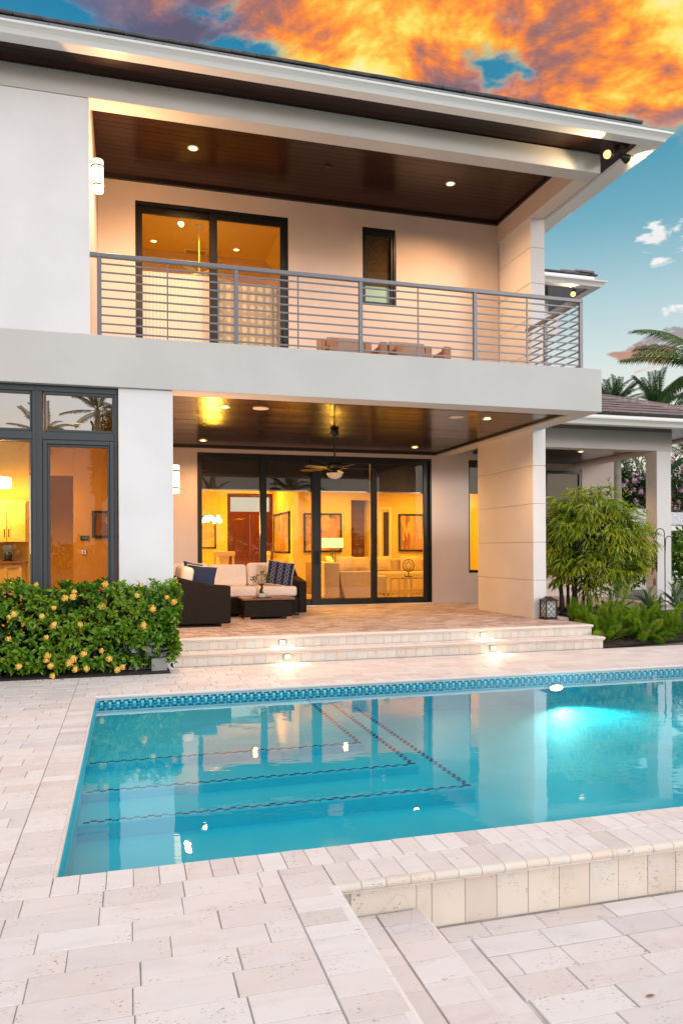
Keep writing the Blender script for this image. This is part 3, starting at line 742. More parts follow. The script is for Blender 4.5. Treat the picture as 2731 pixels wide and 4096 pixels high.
for i in range(15):
    link('roof_tile', tl, r2, (5.75 + i * .316, 15.07, 7.75), scale=(.31, 1, 1), rot=(math.atan(.25), 0, random.gauss(0, .008)))
tl2 = MB().prism([(-.13, 0), (-.09, .055), (.0, .075), (.09, .055), (.13, 0)], 'y', 0, .42).mesh('ridge_tile', 'rooftop', bevel=.008, seg=1)
for i in range(8):
    q = 10.24 - i * .26
    link('ridge_tile', tl2, r2, (q, 15.1 + (10.24 - q) * .75, 7.785 + (10.24 - q) * .19), rot=(R(14), 0, R(52)), scale=(1, 1, 1))

# ------------------------------------------------------------------ sliding doors of the porch
def pane(x0, x1, z0, z1, y, parent, m='glass', name='pane'):
    q = MB(); q.add([(x0, y, z0), (x1, y, z0), (x1, y, z1), (x0, y, z1)], [(0, 1, 2, 3)]); return q.build(name, m, parent)
sd = MB().frame(1.366, 6.498, T - .02, 3.543, 15.705, 15.86, .035, .05, .045).build('sliding_door_frame', 'black', house)
PANELS = [(1.40, 2.75, 15.80, 1.466, 2.66, 0), (2.66, 3.96, 15.76, 2.80, 3.76, 1), (3.76, 5.16, 15.72, 3.962, 5.09, 2), (5.10, 6.47, 15.80, 5.248, 6.33, 0)]
for (a, b, y, ga, gb, h) in PANELS:
    fr = MB().frame(a, b, T + .025, 3.50, y - .02, y + .02, .075, .11, .13)
    o = MB(); o.box(a, ga, y - .02, y + .02, T + .025, 3.495); o.box(gb, b, y - .02, y + .02, T + .025, 3.495); o.box(ga, gb, y - .02, y + .02, 3.40, 3.495); o.box(ga, gb, y - .02, y + .02, T + .025, T + .145)
    pnl = o.build('door_panel', 'black', house, bevel=.004, seg=1)
    pane(ga, gb, T + .145, 3.40, y + .005, pnl)
    if h: MB().box(gb + .05 if h == 1 else ga - .075, gb + .075 if h == 1 else ga - .05, y - .06, y - .021, 1.22, 1.52).build('handle', 'black', pnl, bevel=.004)
MB().box(1.366, 6.498, 15.66, 15.70, T - .004, T + .018).build('door_track', 'trim', house)
# dark roller shades drawn part way behind the glass
for (a, b, y, ga, gb, h) in PANELS:
    t_ = thing('roller_shade', 'dark solar shade drawn a quarter down behind the %s' % ('leftmost porch door panel', 'second porch door panel', 'third porch door panel behind the fan', 'rightmost porch door panel')[PANELS.index((a, b, y, ga, gb, h))], 'roller shade', ((a + b) / 2, 15.9, 3.4), 'shades behind the porch doors')
    MB().box(a + .05, b - .05, 15.885, 15.895, 2.81, 3.46).build('cloth', 'shade', t_)
    MB().box(a + .05, b - .05, 15.875, 15.905, 2.785, 2.812).build('hem_bar', 'chrome', t_)
# narrow window right of the doors
wf = MB().frame(7.394, 7.948, 1.002, 3.550, 15.74, 15.84, .045, .05, .06).build('window', 'black', house); pane(7.439, 7.903, 1.06, 3.50, 15.79, wf)
t_ = thing('roller_shade', 'dark shade across the top of the narrow window beside the pier', 'roller shade', (7.67, 15.9, 3.4)); MB().box(7.40, 7.94, 15.87, 15.88, 2.80, 3.54).build('cloth', 'shade', t_)

# ------------------------------------------------------------------ tall window wall on the left
wy = 10.10
g = MB(); g.box(-7, -.118, wy, wy + .12, 3.53, 3.605); g.box(-.165, -.118, wy, wy + .12, .3, 3.53)
g.box(-1.14, -1.02, wy - .01, wy + .12, .3, 3.53); g.box(-7, -.165, wy + .001, wy + .12, 2.93, 3.03); g.box(-2.2, -2.1, wy, wy + .12, .3, 3.53); g.box(-7, -.165, wy + .001, wy + .12, .25, .42)
wn = g.build('window_wall_frame', 'frame', house, bevel=.006, seg=1)
g = MB(); g.box(-1.088, -1.072, wy - .018, wy - .011, .3, 3.6); g.build('mullion_rib', 'frame', wn)
for a, b in ((-1.0, -.168), (-2.08, -1.145), (-7, -2.21)):
    tr = MB().frame(a, b, 3.032, 3.528, wy + .015, wy + .09, .022, .03, .03).build('transom_sash', 'frame', house, bevel=.003, seg=1)
    pane(a + .022, b - .022, 3.062, 3.498, wy + .05, tr, 'mirrorglass')
sash = MB().frame(-1.015, -.168, .42, 2.926, wy - .012, wy + .08, .05).frame(-.965, -.218, .47, 2.876, wy + .012, wy + .07, .03).build('casement_sash', 'frame', house, bevel=.004, seg=1)
pane(-.935, -.248, .50, 2.846, wy + .04, sash)
for a, b in ((-2.1, -1.142), (-7, -2.2)):
    s2 = MB().frame(a, b, .42, 2.926, wy + .01, wy + .08, .02).build('fixed_sash', 'frame', house); pane(a + .02, b - .02, .44, 2.906, wy + .04, s2)

# ------------------------------------------------------------------ upper sliding door and little window
ud = MB().frame(.136, 2.671, 4.20, 7.253, 12.815, 12.98, .03, .05, .05).build('balcony_door_frame', 'black', house)
for a, b, ga, gb, y in ((.165, 1.40, .247, 1.335, 12.90), (1.34, 2.645, 1.464, 2.537, 12.85)):
    o = MB(); o.box(a, ga, y - .02, y + .02, 4.25, 7.20); o.box(gb, b, y - .02, y + .02, 4.25, 7.20); o.box(ga, gb, y - .02, y + .02, 7.09, 7.20); o.box(ga, gb, y - .02, y + .02, 4.25, 4.38)
    pnl = o.build('door_panel', 'black', house, bevel=.004, seg=1); pane(ga, gb, 4.38, 7.09, y, pnl)
    hx = .20 if a < 1 else 2.60
    MB().box(hx - .02, hx + .015, y - .06, y - .021, 5.10, 5.32).build('handle', 'black', pnl, bevel=.006)
uw = MB().frame(4.008, 4.633, 5.872, 7.260, 12.83, 12.97, .035, .09, .05).frame(4.045, 4.585, 5.925, 7.165, 12.85, 12.93, .028).build('window', 'black', house, bevel=.004, seg=1)
pane(4.07, 4.556, 5.955, 7.135, 12.89, uw)
t_ = thing('roller_shade', 'woven brown shade half lowered in the small balcony window', 'roller shade', (4.3, 12.95, 7.0)); MB().box(4.06, 4.57, 12.94, 12.95, 6.27, 7.14).build('cloth', 'brownshade', t_)
# ------------------------------------------------------------------ interiors (rooms seen through the glass)
living = MB()
living.box(.56, 9.3, 15.925, 21.0, T - .06, T - .005).build('living_floor', 'intfloor', house)
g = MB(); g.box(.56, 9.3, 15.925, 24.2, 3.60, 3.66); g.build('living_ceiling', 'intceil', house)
g = MB()
g.box(1.0, 2.62, 20.85, 21.0, T, 3.6); g.box(2.62, 3.88, 20.85, 21.0, 3.10, 3.6)                         # dining wall, front door opening
g.box(3.88, 4.02, 18.2, 21.0, T, 3.6)                                                                    # return wall carrying a painting
g.box(4.02, 6.14, 20.85, 21.0, T, 3.6); g.box(6.14, 6.70, 20.85, 21.0, 2.96, 3.6); g.box(6.70, 9.3, 20.85, 21.0, T, 3.6)
g.box(9.15, 9.3, 17.2, 20.85, T, 3.6)
g.box(.56, .70, 15.93, 21.0, T, 3.6); g.box(6.14, 6.2, 21.0, 24, T, 3.6); g.box(6.68, 6.74, 21, 24, T, 3.6); g.box(6.14, 6.74, 24, 24.1, T, 3.6)
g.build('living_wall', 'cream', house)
# dark hall doorway leaf, white side door with casing
MB().box(6.16, 6.68, 21.3, 21.34, T, 2.95).build('hall_door', 'wicker' if False else 'tabletop', house)
g = MB(); g.frame(6.98, 7.36, T, 2.76, 20.82, 20.848, .07); g.build('door_casing', 'trim', house)
MB().box(7.12, 7.27, 20.835, 20.849, T, 2.62).build('door_glass', 'shade', house)
# front door whose red leaves stand in for reflections; transom open to the sky
fd = MB().frame(2.63, 3.87, T, 3.09, 20.86, 20.98, .075, .09).build('front_door', 'reddoor', house)
MB().box(2.70, 3.80, 20.90, 20.95, 2.53, 2.60).build('transom_bar', 'reddoor', fd)
for i in (0, 1):
    x0 = 2.71 + i * .545
    lf = MB().box(x0, x0 + .535, 20.90, 20.95, T, 2.529).build('door_leaf', 'reddoor', fd)
    MB().box(x0 + .09, x0 + .44, 20.885, 20.899, .60, 1.42).build('door_inset', 'reddoor', lf, bevel=.01)
    MB().box(x0 + .09, x0 + .44, 20.885, 20.899, 1.55, 2.40).build('door_inset', 'reddoor', lf, bevel=.01)
pane(2.71, 3.79, 2.60, 2.99, 20.93, fd)
def painting(x0, x1, z0, z1, y, art, label, ax='y'):
    t_ = thing('painting', label, 'painting', ((x0 + x1) / 2, y, z0) if ax == 'y' else (y, (x0 + x1) / 2, z0))
    if ax == 'y':
        MB().frame(x0, x1, z0, z1, y - .045, y, .045).build('picture_frame', 'black', t_); MB().box(x0 + .046, x1 - .046, y - .025, y - .005, z0 + .046, z1 - .046).build('canvas', art, t_)
    else:
        o = MB(); o.box(y - .05, y, x0, x0 + .04, z0, z1); o.box(y - .05, y, x1 - .04, x1, z0, z1); o.box(y - .05, y, x0, x1, z0, z0 + .04); o.box(y - .05, y, x0, x1, z1 - .04, z1); o.build('picture_frame', 'black', t_)
        MB().box(y - .03, y - .005, x0 + .041, x1 - .041, z0 + .041, z1 - .041).build('canvas', art, t_)
A1 = artmat('abstract_sand_painting', [(.55, .30, .06), (.75, .52, .20), (.62, .40, .12), (.30, .16, .04)], (1, 1, 2.), 3.)
A2 = artmat('abstract_rust_painting', [(.10, .08, .05), (.50, .18, .04), (.62, .45, .14), (.25, .30, .16), (.55, .08, .03)], (2, 2, .9), 5.)
A3 = artmat('abstract_dusk_painting', [(.03, .03, .035), (.62, .32, .15), (.20, .12, .09), (.70, .45, .28), (.05, .04, .04)], (1.3, 1.3, 1.2), 8.)
A4 = artmat('abstract_stripe_painting', [(.08, .06, .05), (.70, .46, .22), (.50, .10, .03), (.22, .14, .09), (.74, .55, .32)], (3.4, 1, .5), 2.)
A5 = artmat('abstract_umber_painting', [(.05, .02, .015), (.25, .08, .03), (.10, .05, .05), (.40, .20, .10)], (3, 3, 3.), 4.)
painting(1.35, 2.31, 1.58, 2.46, 20.848, A1, 'sandy abstract painting in a black frame left of the red front door')
painting(18.5, 20.5, 1.46, 2.50, 3.878, A2, 'tall rust red abstract painting on the angled wall right of the red front door', 'x')
painting(4.76, 5.86, 1.47, 2.57, 20.848, A3, 'dark framed dusky abstract painting behind the glowing table lamp')
painting(7.58, 8.55, 1.48, 2.57, 20.848, A4, 'vertical striped abstract painting above the ring sculpture')
# dining table, chairs and chandelier
t_ = thing('dining_table', 'wooden dining table under the glass chandelier', 'table', (2.3, 18.9, T))
MB().box(1.7, 3.0, 18.4, 19.6, 1.06, 1.10).build('tabletop', 'maple', t_, bevel=.01)
for x in (1.8, 2.9):
    for y in (18.5, 19.5): MB().box(x - .04, x + .04, y - .04, y + .04, T, 1.059).build('leg', 'maple', t_)
def dchair(x, y, rz, label):
    t_ = thing('dining_chair', label, 'chair', (x, y, T), 'dining chairs beyond the porch doors', rz)
    def b(nm, q): q.mesh; o = link(nm, q.mesh(nm, 'maple', bevel=.008, seg=1), t_); return o
    b('seat', MB().box(-.24, .24, -.24, .24, .43, .48))
    for sx in (-.21, .21):
        b('leg', MB().box(sx - .025, sx + .025, .17, .22, 0, .43)); b('leg', MB().bar((sx, -.20, 0), (sx, -.20, .48), .05))
        b('back_post', MB().bar((sx, -.21, .48), (sx, -.30, 1.10), .05))
    b('top_rail', MB().box(-.25, .25, -.325, -.275, 1.06, 1.17))
    b('splat', MB().add([(-.05, -.22, .48), (.05, -.22, .48), (.12, -.29, 1.06), (-.12, -.29, 1.06), (-.05, -.24, .48), (.05, -.24, .48), (.12, -.31, 1.06), (-.12, -.31, 1.06)], [(0, 1, 2, 3), (7, 6, 5, 4), (0, 4, 5, 1), (1, 5, 6, 2), (2, 6, 7, 3), (3, 7, 4, 0)]))
dchair(2.15, 18.0, 0, 'pale wooden dining chair with its splat back turned to the porch doors')
dchair(3.05, 18.8, R(105), 'pale wooden dining chair seen side on by the red door')
t_ = thing('chandelier', 'glowing cluster chandelier of white glass on thin wires', 'chandelier', (1.95, 18.3, 2.3))
rg = random.Random(3)
for i in range(14):
    x = 1.95 + rg.uniform(-.21, .21); y = 18.3 + rg.uniform(-.15, .15); z = 2.28 + rg.uniform(-.06, .05)
    MB().lathe([(.001, -.06), (.04, -.05), (.055, -.01), (.045, .035), (.015, .06)], (x, y, z), 9).build('glass_bloom', 'opal', t_, smooth=True)
    MB().tube([(x, y, z + .06), (x, y, 3.6)], .0015, 4).build('wire', 'chrome', t_)
lamp('POINT', 'chandelier_lamp', (1.95, 18.3, 2.15), 300, AMBER, t_, .18)
# sofas and table in the living room
def sofa_box(t_, x0, x1, y0, y1, back, arms=.18, h=.42, hb=.80, m='sofafab', z0=T):
    MB().box(x0, x1, y0, y1, z0 + .06, z0 + h).build('base', m, t_, bevel=.03)
t_ = thing('armchair', 'beige sofa end with scatter cushions just inside the third door panel', 'sofa', (5.1, 17.4, T))
MB().prism([(4.93, T + .05), (5.75, T + .05), (5.75, T + .68), (4.80, T + .68), (4.84, T + .35)], 'y', 17.25, 17.42).build('arm', 'sofafab', t_, bevel=.02)
MB().box(4.42, 4.80, 17.25, 19.2, T + .06, T + .90).build('backrest', 'sofafab', t_, bevel=.03)
MB().box(4.81, 5.75, 17.43, 19.2, T + .06, T + .42).build('base', 'sofafab', t_, bevel=.03)
for i in range(4): MB().box(4.55 + i * .36, 4.6 + i * .36, 17.3, 17.36, T - .004, T + .059).build('foot', 'black', t_)
def cushion(name, w, h, d, m, parent, loc, rot, piping=None):
    q = MB(); N = 8
    for s in (1, -1):
        vs = []
        for j in range(N + 1):
            for i in range(N + 1):
                u = i / N * 2 - 1; v = j / N * 2 - 1
                k = max(0, (1 - u * u) * (1 - v * v)) ** .45
                pin = 1 - .07 * (1 - abs(u)) * abs(v) ** 2 - .0; pin2 = 1 - .07 * (1 - abs(v)) * abs(u) ** 2
                vs.append((u * w / 2 * pin2, s * d / 2 * k, v * h / 2 * pin))
        fs = [(j * (N + 1) + i, j * (N + 1) + i + 1, (j + 1) * (N + 1) + i + 1, (j + 1) * (N + 1) + i) for j in range(N) for i in range(N)]
        q.add(vs, fs)
    me = q.mesh(name, m, smooth=True)
    o = link(name, me, parent, loc, rot=rot)
    if piping:
        N2 = 8; pts = []
        for a, b in (((-1, -1), (1, -1)), ((1, -1), (1, 1)), ((1, 1), (-1, 1)), ((-1, 1), (-1, -1))):
            for i in range(N2):
                f = i / N2; u = a[0] + (b[0] - a[0]) * f; v = a[1] + (b[1] - a[1]) * f
                pts.append((u * w / 2 * (1 - .07 * (1 - abs(v)) * u * u), 0, v * h / 2 * (1 - .07 * (1 - abs(u)) * v * v)))
        pts.append(pts[0])
        ch = link('piping', MB().tube(pts, .006, 5).mesh('piping', piping), o)
    return o
for x, y, rx, rz, w in ((5.12, 17.75, -25, 18, .50), (5.42, 17.85, -30, -8, .62), (4.9, 18.5, -20, 60, .5)):
    cushion('cushion', w, .42, .18, 'sofafab', t_, (x, y, T + .84), (R(rx), 0, R(rz)))
t_ = thing('sofa', 'long pale sofa along the far side of the living room below the striped painting', 'sofa', (7.2, 19.4, T))
MB().box(6.3, 8.7, 19.0, 19.9, T + .08, T + .44).build('base', 'sofafab', t_, bevel=.04)
MB().box(6.3, 8.7, 19.7, 19.98, T + .44, T + .95).build('backrest', 'sofafab', t_, bevel=.05)
for i in range(3): MB().box(6.33 + i * .79, 7.1 + i * .79, 19.02, 19.69, T + .445, T + .60).build('seat_cushion', 'sofafab', t_, bevel=.05)
for i, x in enumerate((6.6, 7.45)): cushion('cushion', .6, .42, .18, 'sofafab', t_, (x, 19.52, T + .82), (R(-18), 0, R(8 - 16 * i)))
t_ = thing('ottoman', 'low beige upholstered ottoman left of the console table', 'ottoman', (6.15, 17.9, T))
MB().box(5.75, 6.13, 17.75, 18.4, T + .1, T + .55).build('body', 'sofafab', t_, bevel=.03)
t_ = thing('console_table', 'steel and glass console table holding a ring sculpture', 'table', (6.6, 17.6, T))
MB().box(6.15, 7.25, 17.5, 17.95, .842, .856).build('top', 'lanternglass', t_); MB().frame(6.15, 7.25, .81, .841, 17.5, 17.53, .02).build('apron', 'chrome', t_)
for x in (6.17, 6.52, 6.70, 7.2):
    for y in (17.52, 17.9): MB().box(x - .02, x + .02, y - .015, y + .015, T, .81).build('leg', 'chrome', t_)
MB().box(6.15, 7.25, 17.51, 17.94, .46, .475).build('shelf', 'lanternglass', t_)
t_ = thing('ring_sculpture', 'round interlocking ring sculpture standing on the console table', 'sculpture', (6.66, 17.6, .856))
MB().lathe([(.09, 0), (.09, .02), (.015, .03), (.012, .13)], (6.66, 17.6, .857), 14).build('stand', 'darkmetal', t_, smooth=True)
for rr, tilt in ((.148, 0), (.115, 50), (.09, -40)):
    pts = [(6.66 + rr * math.cos(a) * math.cos(R(tilt)), 17.6 + rr * math.cos(a) * math.sin(R(tilt)), 1.137 + rr * math.sin(a)) for a in [2 * math.pi * k / 26 for k in range(27)]]
    MB().tube(pts, .011, 7).build('ring', 'darkmetal' if rr > .12 else 'chrome', t_, smooth=True)
t_ = thing('table_lamp', 'lit table lamp with a wide yellow rectangular shade', 'table lamp', (5.0, 18.6, 1.2))
g = MB(); g.box(4.73, 5.25, 18.5, 18.72, 1.585, 1.835); g.build('lamp_shade', 'shadeglow', t_, bevel=.02)
g = MB(); g.box(4.90, 5.09, 18.55, 18.67, 1.03, 1.06); g.build('base', 'darkmetal', t_)
for x in (4.94, 5.0, 5.06): MB().tube([(x, 18.6, 1.05), (x, 18.6, 1.60)], .010, 6).build('stem', 'darkmetal', t_)
lamp('POINT', 'table_lamp_light', (5.0, 18.45, 1.7), 60, AMBER, t_, .1)
t_ = thing('side_table', 'dark side table under the lit rectangular lamp', 'table', (5.0, 18.6, T)); MB().box(4.82, 5.2, 18.4, 18.8, 1.0, 1.03).build('top', 'tabletop', t_)
for x in (4.84, 5.18):
    for y in (18.42, 18.78): MB().box(x - .02, x + .02, y - .02, y + .02, T, 1.0).build('leg', 'tabletop', t_)
# kitchen behind the left window wall
g = MB(); g.box(-5.5, .35, 10.35, 19, T - .06, T - .005); g.build('kitchen_floor', 'intfloor', house)
MB().box(-5.5, .35, 10.37, 19, 3.55, 3.6).build('kitchen_ceiling', 'intceil', house)
g = MB(); g.box(-5.5, -1.75, 15.0, 15.1, T, 3.54); g.box(-5.6, -5.5, 10.4, 19, T, 3.54); g.build('kitchen_wall', 'cream', house)
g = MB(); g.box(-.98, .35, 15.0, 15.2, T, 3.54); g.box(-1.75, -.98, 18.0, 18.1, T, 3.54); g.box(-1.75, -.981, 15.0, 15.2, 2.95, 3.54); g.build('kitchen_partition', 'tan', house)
cb = thing('kitchen_cabinet', 'pale wooden wall cabinet with two shaker doors over the coffee maker', 'cabinet', (-2.2, 14.8, 1.7))
MB().box(-3.6, -1.755, 14.62, 14.98, 1.70, 2.45).build('carcass', 'maple', cb)
for i, (a, b) in enumerate(((-3.6, -2.9), (-2.895, -2.075), (-2.07, -1.76))):
    dr = MB().box(a + .005, b - .005, 14.60, 14.619, 1.705, 2.40).build('cabinet_door', 'maple', cb); MB().frame(a + .005, b - .005, 1.705, 2.40, 14.588, 14.599, .06).build('door_frame', 'maple', dr)
for x in (-2.11, -2.04): MB().box(x - .006, x + .006, 14.565, 14.587, 1.79, 1.93).build('handle', 'darkmetal', cb)
cb = thing('kitchen_counter', 'pale kitchen base cabinets under a stone worktop', 'counter', (-2.4, 14.7, T))
MB().box(-3.8, -1.80, 14.45, 14.98, T, 1.32).build('base_cabinet', 'maple', cb); MB().box(-3.8, -1.76, 14.40, 14.98, 1.321, 1.36).build('worktop', 'tabletop', cb)
MB().frame(-2.10, -1.81, T + .1, 1.30, 14.43, 14.449, .05).build('cabinet_door', 'maple', cb)
t_ = thing('coffee_maker', 'black and steel drip coffee maker on the kitchen worktop', 'coffee maker', (-2.06, 14.6, 1.36))
MB().box(-2.13, -1.99, 14.52, 14.74, 1.362, 1.385).build('base', 'black', t_); MB().box(-2.13, -1.99, 14.66, 14.74, 1.386, 1.64).build('tower', 'chrome', t_); MB().box(-2.13, -1.99, 14.52, 14.659, 1.56, 1.64).build('head', 'chrome', t_)
MB().lathe([(.05, 0), (.058, .06), (.045, .12), (.03, .14)], (-2.06, 14.58, 1.387), 12).build('carafe', 'black', t_, smooth=True)
t_ = thing('drum_pendant', 'glowing white drum pendant hanging in the kitchen window', 'pendant lamp', (-2.05, 13.0, 2.7))
MB().lathe([(.36, 0), (.36, .17)], (-2.27, 14.0, 2.62), 28).build('lamp_shade', 'opal', t_, smooth=True); MB().tube([(-2.27, 14.0, 2.79), (-2.27, 14.0, 3.55)], .006, 6).build('rod', 'chrome', t_)
lamp('POINT', 'pendant_light', (-2.27, 13.9, 2.45), 160, AMBER, t_, .2)
painting(-.65, -.02, 1.78, 2.29, 14.998, A5, 'small dark abstract painting right of the thermostat in the left window')
t_ = thing('thermostat', 'small black wall panel with green digits inside the left casement', 'thermostat', (-.78, 15, 1.78))
MB().box(-.855, -.708, 14.975, 14.999, 1.735, 1.822).build('case', 'black', t_)
def text(s, size, loc, m, parent, name='digits'):
    cu = bpy.data.curves.new(name, 'FONT'); cu.body = s; cu.size = size; cu.align_x = 'CENTER'; cu.align_y = 'CENTER'; cu.extrude = .0008
    ob = bpy.data.objects.new(name, cu); COL.objects.link(ob); dg = bpy.context.evaluated_depsgraph_get(); dg.update()
    me = bpy.data.meshes.new_from_object(ob.evaluated_get(dg)); bpy.data.objects.remove(ob)
    me.materials.clear(); me.materials.append(M[m]); return link(name, me, parent, loc, rot=(R(90), 0, 0))
M['digits'] = emit('lit_green_digits', (.35, .8, .25), .6); M['led'] = emit('pale_switch_light', (.8, .8, 1.0), 1.5)
text('26  823', .034, (-.782, 14.973, 1.772), 'digits', t_)
t_ = thing('light_switch', 'two column light switch with tiny lit dots below the thermostat', 'switch', (-.8, 15, 1.5))
MB().box(-.84, -.755, 14.985, 14.999, 1.46, 1.57).build('plate', 'tan', t_)
for x in (-.825, -.77):
    for k in range(3): MB().box(x - .006, x + .006, 14.980, 14.9849, 1.483 + k * .024, 1.495 + k * .024).build('dot', 'led', t_)
# upstairs bedroom and small room
g = MB(); g.box(-.70, 6.65, 13.03, 18.2, 4.19, 4.25); g.build('bedroom_floor', 'intfloor', house)
g = MB(); g.box(-.70, 3.45, 13.03, 15.55, 7.50, 7.55); g.box(-.70, 3.45, 15.551, 18.2, 7.36, 7.42); g.box(-.70, 3.45, 15.5, 15.55, 7.36, 7.499); g.build('bedroom_ceiling', 'intceil', house)
g = MB(); g.box(-.75, -.70, 13.03, 18.2, 4.25, 7.5); g.box(-.7, 3.5, 18.15, 18.2, 4.25, 7.4); g.box(3.45, 3.55, 13.03, 18.2, 4.25, 7.55)
g.prism([(3.449, 7.50), (3.449, 6.9), (2.75, 7.50)], 'y', 13.03, 18.1); g.build('bedroom_wall', 'cream', house)
g = MB(); g.box(3.56, 6.6, 14.6, 14.7, 4.25, 7.6); g.box(3.56, 6.6, 13.05, 14.6, 7.45, 7.5); g.build('small_room_wall', 'sheer', house)
t_ = thing('pale_reflection_panel', 'white sheer panel imitating the pale reflection at the lower left of the balcony door', 'reflection panel', (.8, 12.97, 4.3)); q = MB()  # pleated panel added to imitate a pale reflection in the glass
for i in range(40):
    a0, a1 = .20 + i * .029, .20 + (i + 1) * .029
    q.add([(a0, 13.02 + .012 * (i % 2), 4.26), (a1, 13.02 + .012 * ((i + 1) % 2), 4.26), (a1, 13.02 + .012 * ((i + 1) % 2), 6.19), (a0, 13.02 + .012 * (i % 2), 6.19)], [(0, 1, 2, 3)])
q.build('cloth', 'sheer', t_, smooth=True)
m_, t2, out_ = mat('roof_reflection_weave')
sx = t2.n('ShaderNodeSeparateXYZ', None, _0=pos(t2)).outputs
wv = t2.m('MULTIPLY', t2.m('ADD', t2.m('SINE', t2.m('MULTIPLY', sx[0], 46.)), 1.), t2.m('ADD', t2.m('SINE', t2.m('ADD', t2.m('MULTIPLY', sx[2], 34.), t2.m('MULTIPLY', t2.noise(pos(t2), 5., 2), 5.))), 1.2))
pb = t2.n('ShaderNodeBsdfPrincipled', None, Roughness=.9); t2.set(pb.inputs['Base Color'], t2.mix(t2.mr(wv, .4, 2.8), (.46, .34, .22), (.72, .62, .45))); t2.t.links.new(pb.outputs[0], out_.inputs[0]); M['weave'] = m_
t_ = thing('roof_reflection_panel', 'beige woven panel imitating the roof reflection at the lower right of the balcony door', 'reflection panel', (2.0, 12.97, 4.3)); q = MB()  # patterned panel added to imitate a roof reflected in the glass
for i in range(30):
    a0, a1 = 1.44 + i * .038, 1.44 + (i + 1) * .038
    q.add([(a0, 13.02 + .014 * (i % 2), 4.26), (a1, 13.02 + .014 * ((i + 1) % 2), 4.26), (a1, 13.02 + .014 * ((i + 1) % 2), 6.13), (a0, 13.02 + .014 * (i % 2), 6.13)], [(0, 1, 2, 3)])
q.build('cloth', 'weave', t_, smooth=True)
t_ = thing('aqua_reflection_panel', 'pale aqua panel imitating the reflected light in the lower half of the small balcony window', 'blind', (4.3, 12.96, 5.9)); M['aqua'] = simple('pale_aqua_reflection', (.42, .72, .66), .7); MB().box(4.06, 4.57, 12.955, 12.962, 5.94, 6.265).build('cloth', 'aqua', t_)  # aqua panel added to imitate light reflected in the pane
t_ = thing('bedroom_ceiling_fan', 'white bedroom ceiling fan seen through the left balcony door pane', 'ceiling fan', (1.28, 14.1, 7.5))
MB().lathe([(.07, 0), (.06, -.03), (.02, -.06)], (1.283, 14.1, 7.5), 14).build('canopy', 'trim', t_, smooth=True); MB().tube([(1.283, 14.1, 7.45), (1.283, 14.1, 6.62)], .014, 8).build('rod', 'trim', t_)
MB().lathe([(.05, .06), (.12, .04), (.13, -.04), (.05, -.07)], (1.283, 14.1, 6.58), 16).build('motor', 'trim', t_, smooth=True)
for k in range(5):
    a = 2 * math.pi * k / 5 + .35; c_, s_ = math.cos(a), math.sin(a); MB().bar((1.283 + .13 * c_, 14.1 + .13 * s_, 6.58), (1.283 + .62 * c_, 14.1 + .62 * s_, 6.60), .13, .012).build('blade', 'trim', t_)
t_ = thing('air_vent', 'rectangular air vent in the bedroom ceiling', 'vent', (1.33, 15.36, 7.5)); MB().box(1.10, 1.55, 15.25, 15.47, 7.485, 7.499).build('frame', 'trim', t_)
for k in range(6): MB().box(1.13, 1.52, 15.27 + k * .032, 15.285 + k * .032, 7.480, 7.4849).build('slat', 'tan', t_)

# ------------------------------------------------------------------ lights
def can(x, y, z, label, grp, power, r=.055, col=WARM, aim=(0, 0, -1), spot=130):
    t_ = thing('recessed_light', label, 'ceiling light', (x, y, z), grp)
    MB().lathe([(r * 1.5, .0), (r * 1.45, -.008), (r * 1.1, -.010), (r, -.002)], (x, y, z), 20, cap=False).build('trim_ring', 'trim', t_, smooth=True)
    MB().lathe([(r, 0), (r * .7, -.004), (.0005, -.005)], (x, y, z - .002), 18, cap=False).build('lens', 'hot', t_, smooth=True)
    if power: lamp('SPOT', 'ceiling_lamp', (x, y, z - .04), power, col, t_, .05, aim, spot, .9)
PG, UG = 'recessed lights in the porch ceiling', 'recessed lights in the balcony ceiling'
can(1.38, 11.26, 3.655, 'lit recessed porch ceiling light nearest the left pillar', PG, 150, spot=150)
can(1.40, 14.8, 3.655, 'lit recessed porch ceiling light above the leftmost door panel', PG, 150, spot=150)
can(5.73, 14.74, 3.655, 'lit recessed porch ceiling light above the rightmost door panel', PG, 150, spot=150)
can(5.62, 11.23, 3.655, 'lit recessed porch ceiling light nearest the right pier', PG, 150, spot=150)
can(.966, 11.57, 7.584, 'lit recessed balcony ceiling light above the sliding door', UG, 300, spot=155)
can(5.15, 11.58, 7.584, 'lit recessed balcony ceiling light toward the right pier', UG, 300, spot=155)
IG = 'recessed lights in the bedroom ceiling'
can(.94, 14.08, 7.498, 'lit bedroom ceiling light nearest the fan rod', IG, 230, .05, AMBER)
can(.50, 15.03, 7.498, 'lit bedroom ceiling light at the left, below the other', IG, 230, .05, AMBER)
can(2.09, 15.04, 7.498, 'lit bedroom ceiling light in the right door pane', IG, 190, .05, AMBER)
KG = 'recessed lights in the kitchen ceiling'
can(-1.54, 14.0, 3.548, 'lit kitchen ceiling light, upper of the two in the left casement', KG, 75, .06, AMBER); can(-.75, 12.6, 3.548, 'lit kitchen ceiling light nearest the left pillar', KG, 60, .06, AMBER)
can(-1.35, 15.8, 2.945 + .6, 'lit ceiling light in the passage beyond the kitchen', KG, 420, .06, AMBER)
LG = 'recessed lights in the living room ceiling'
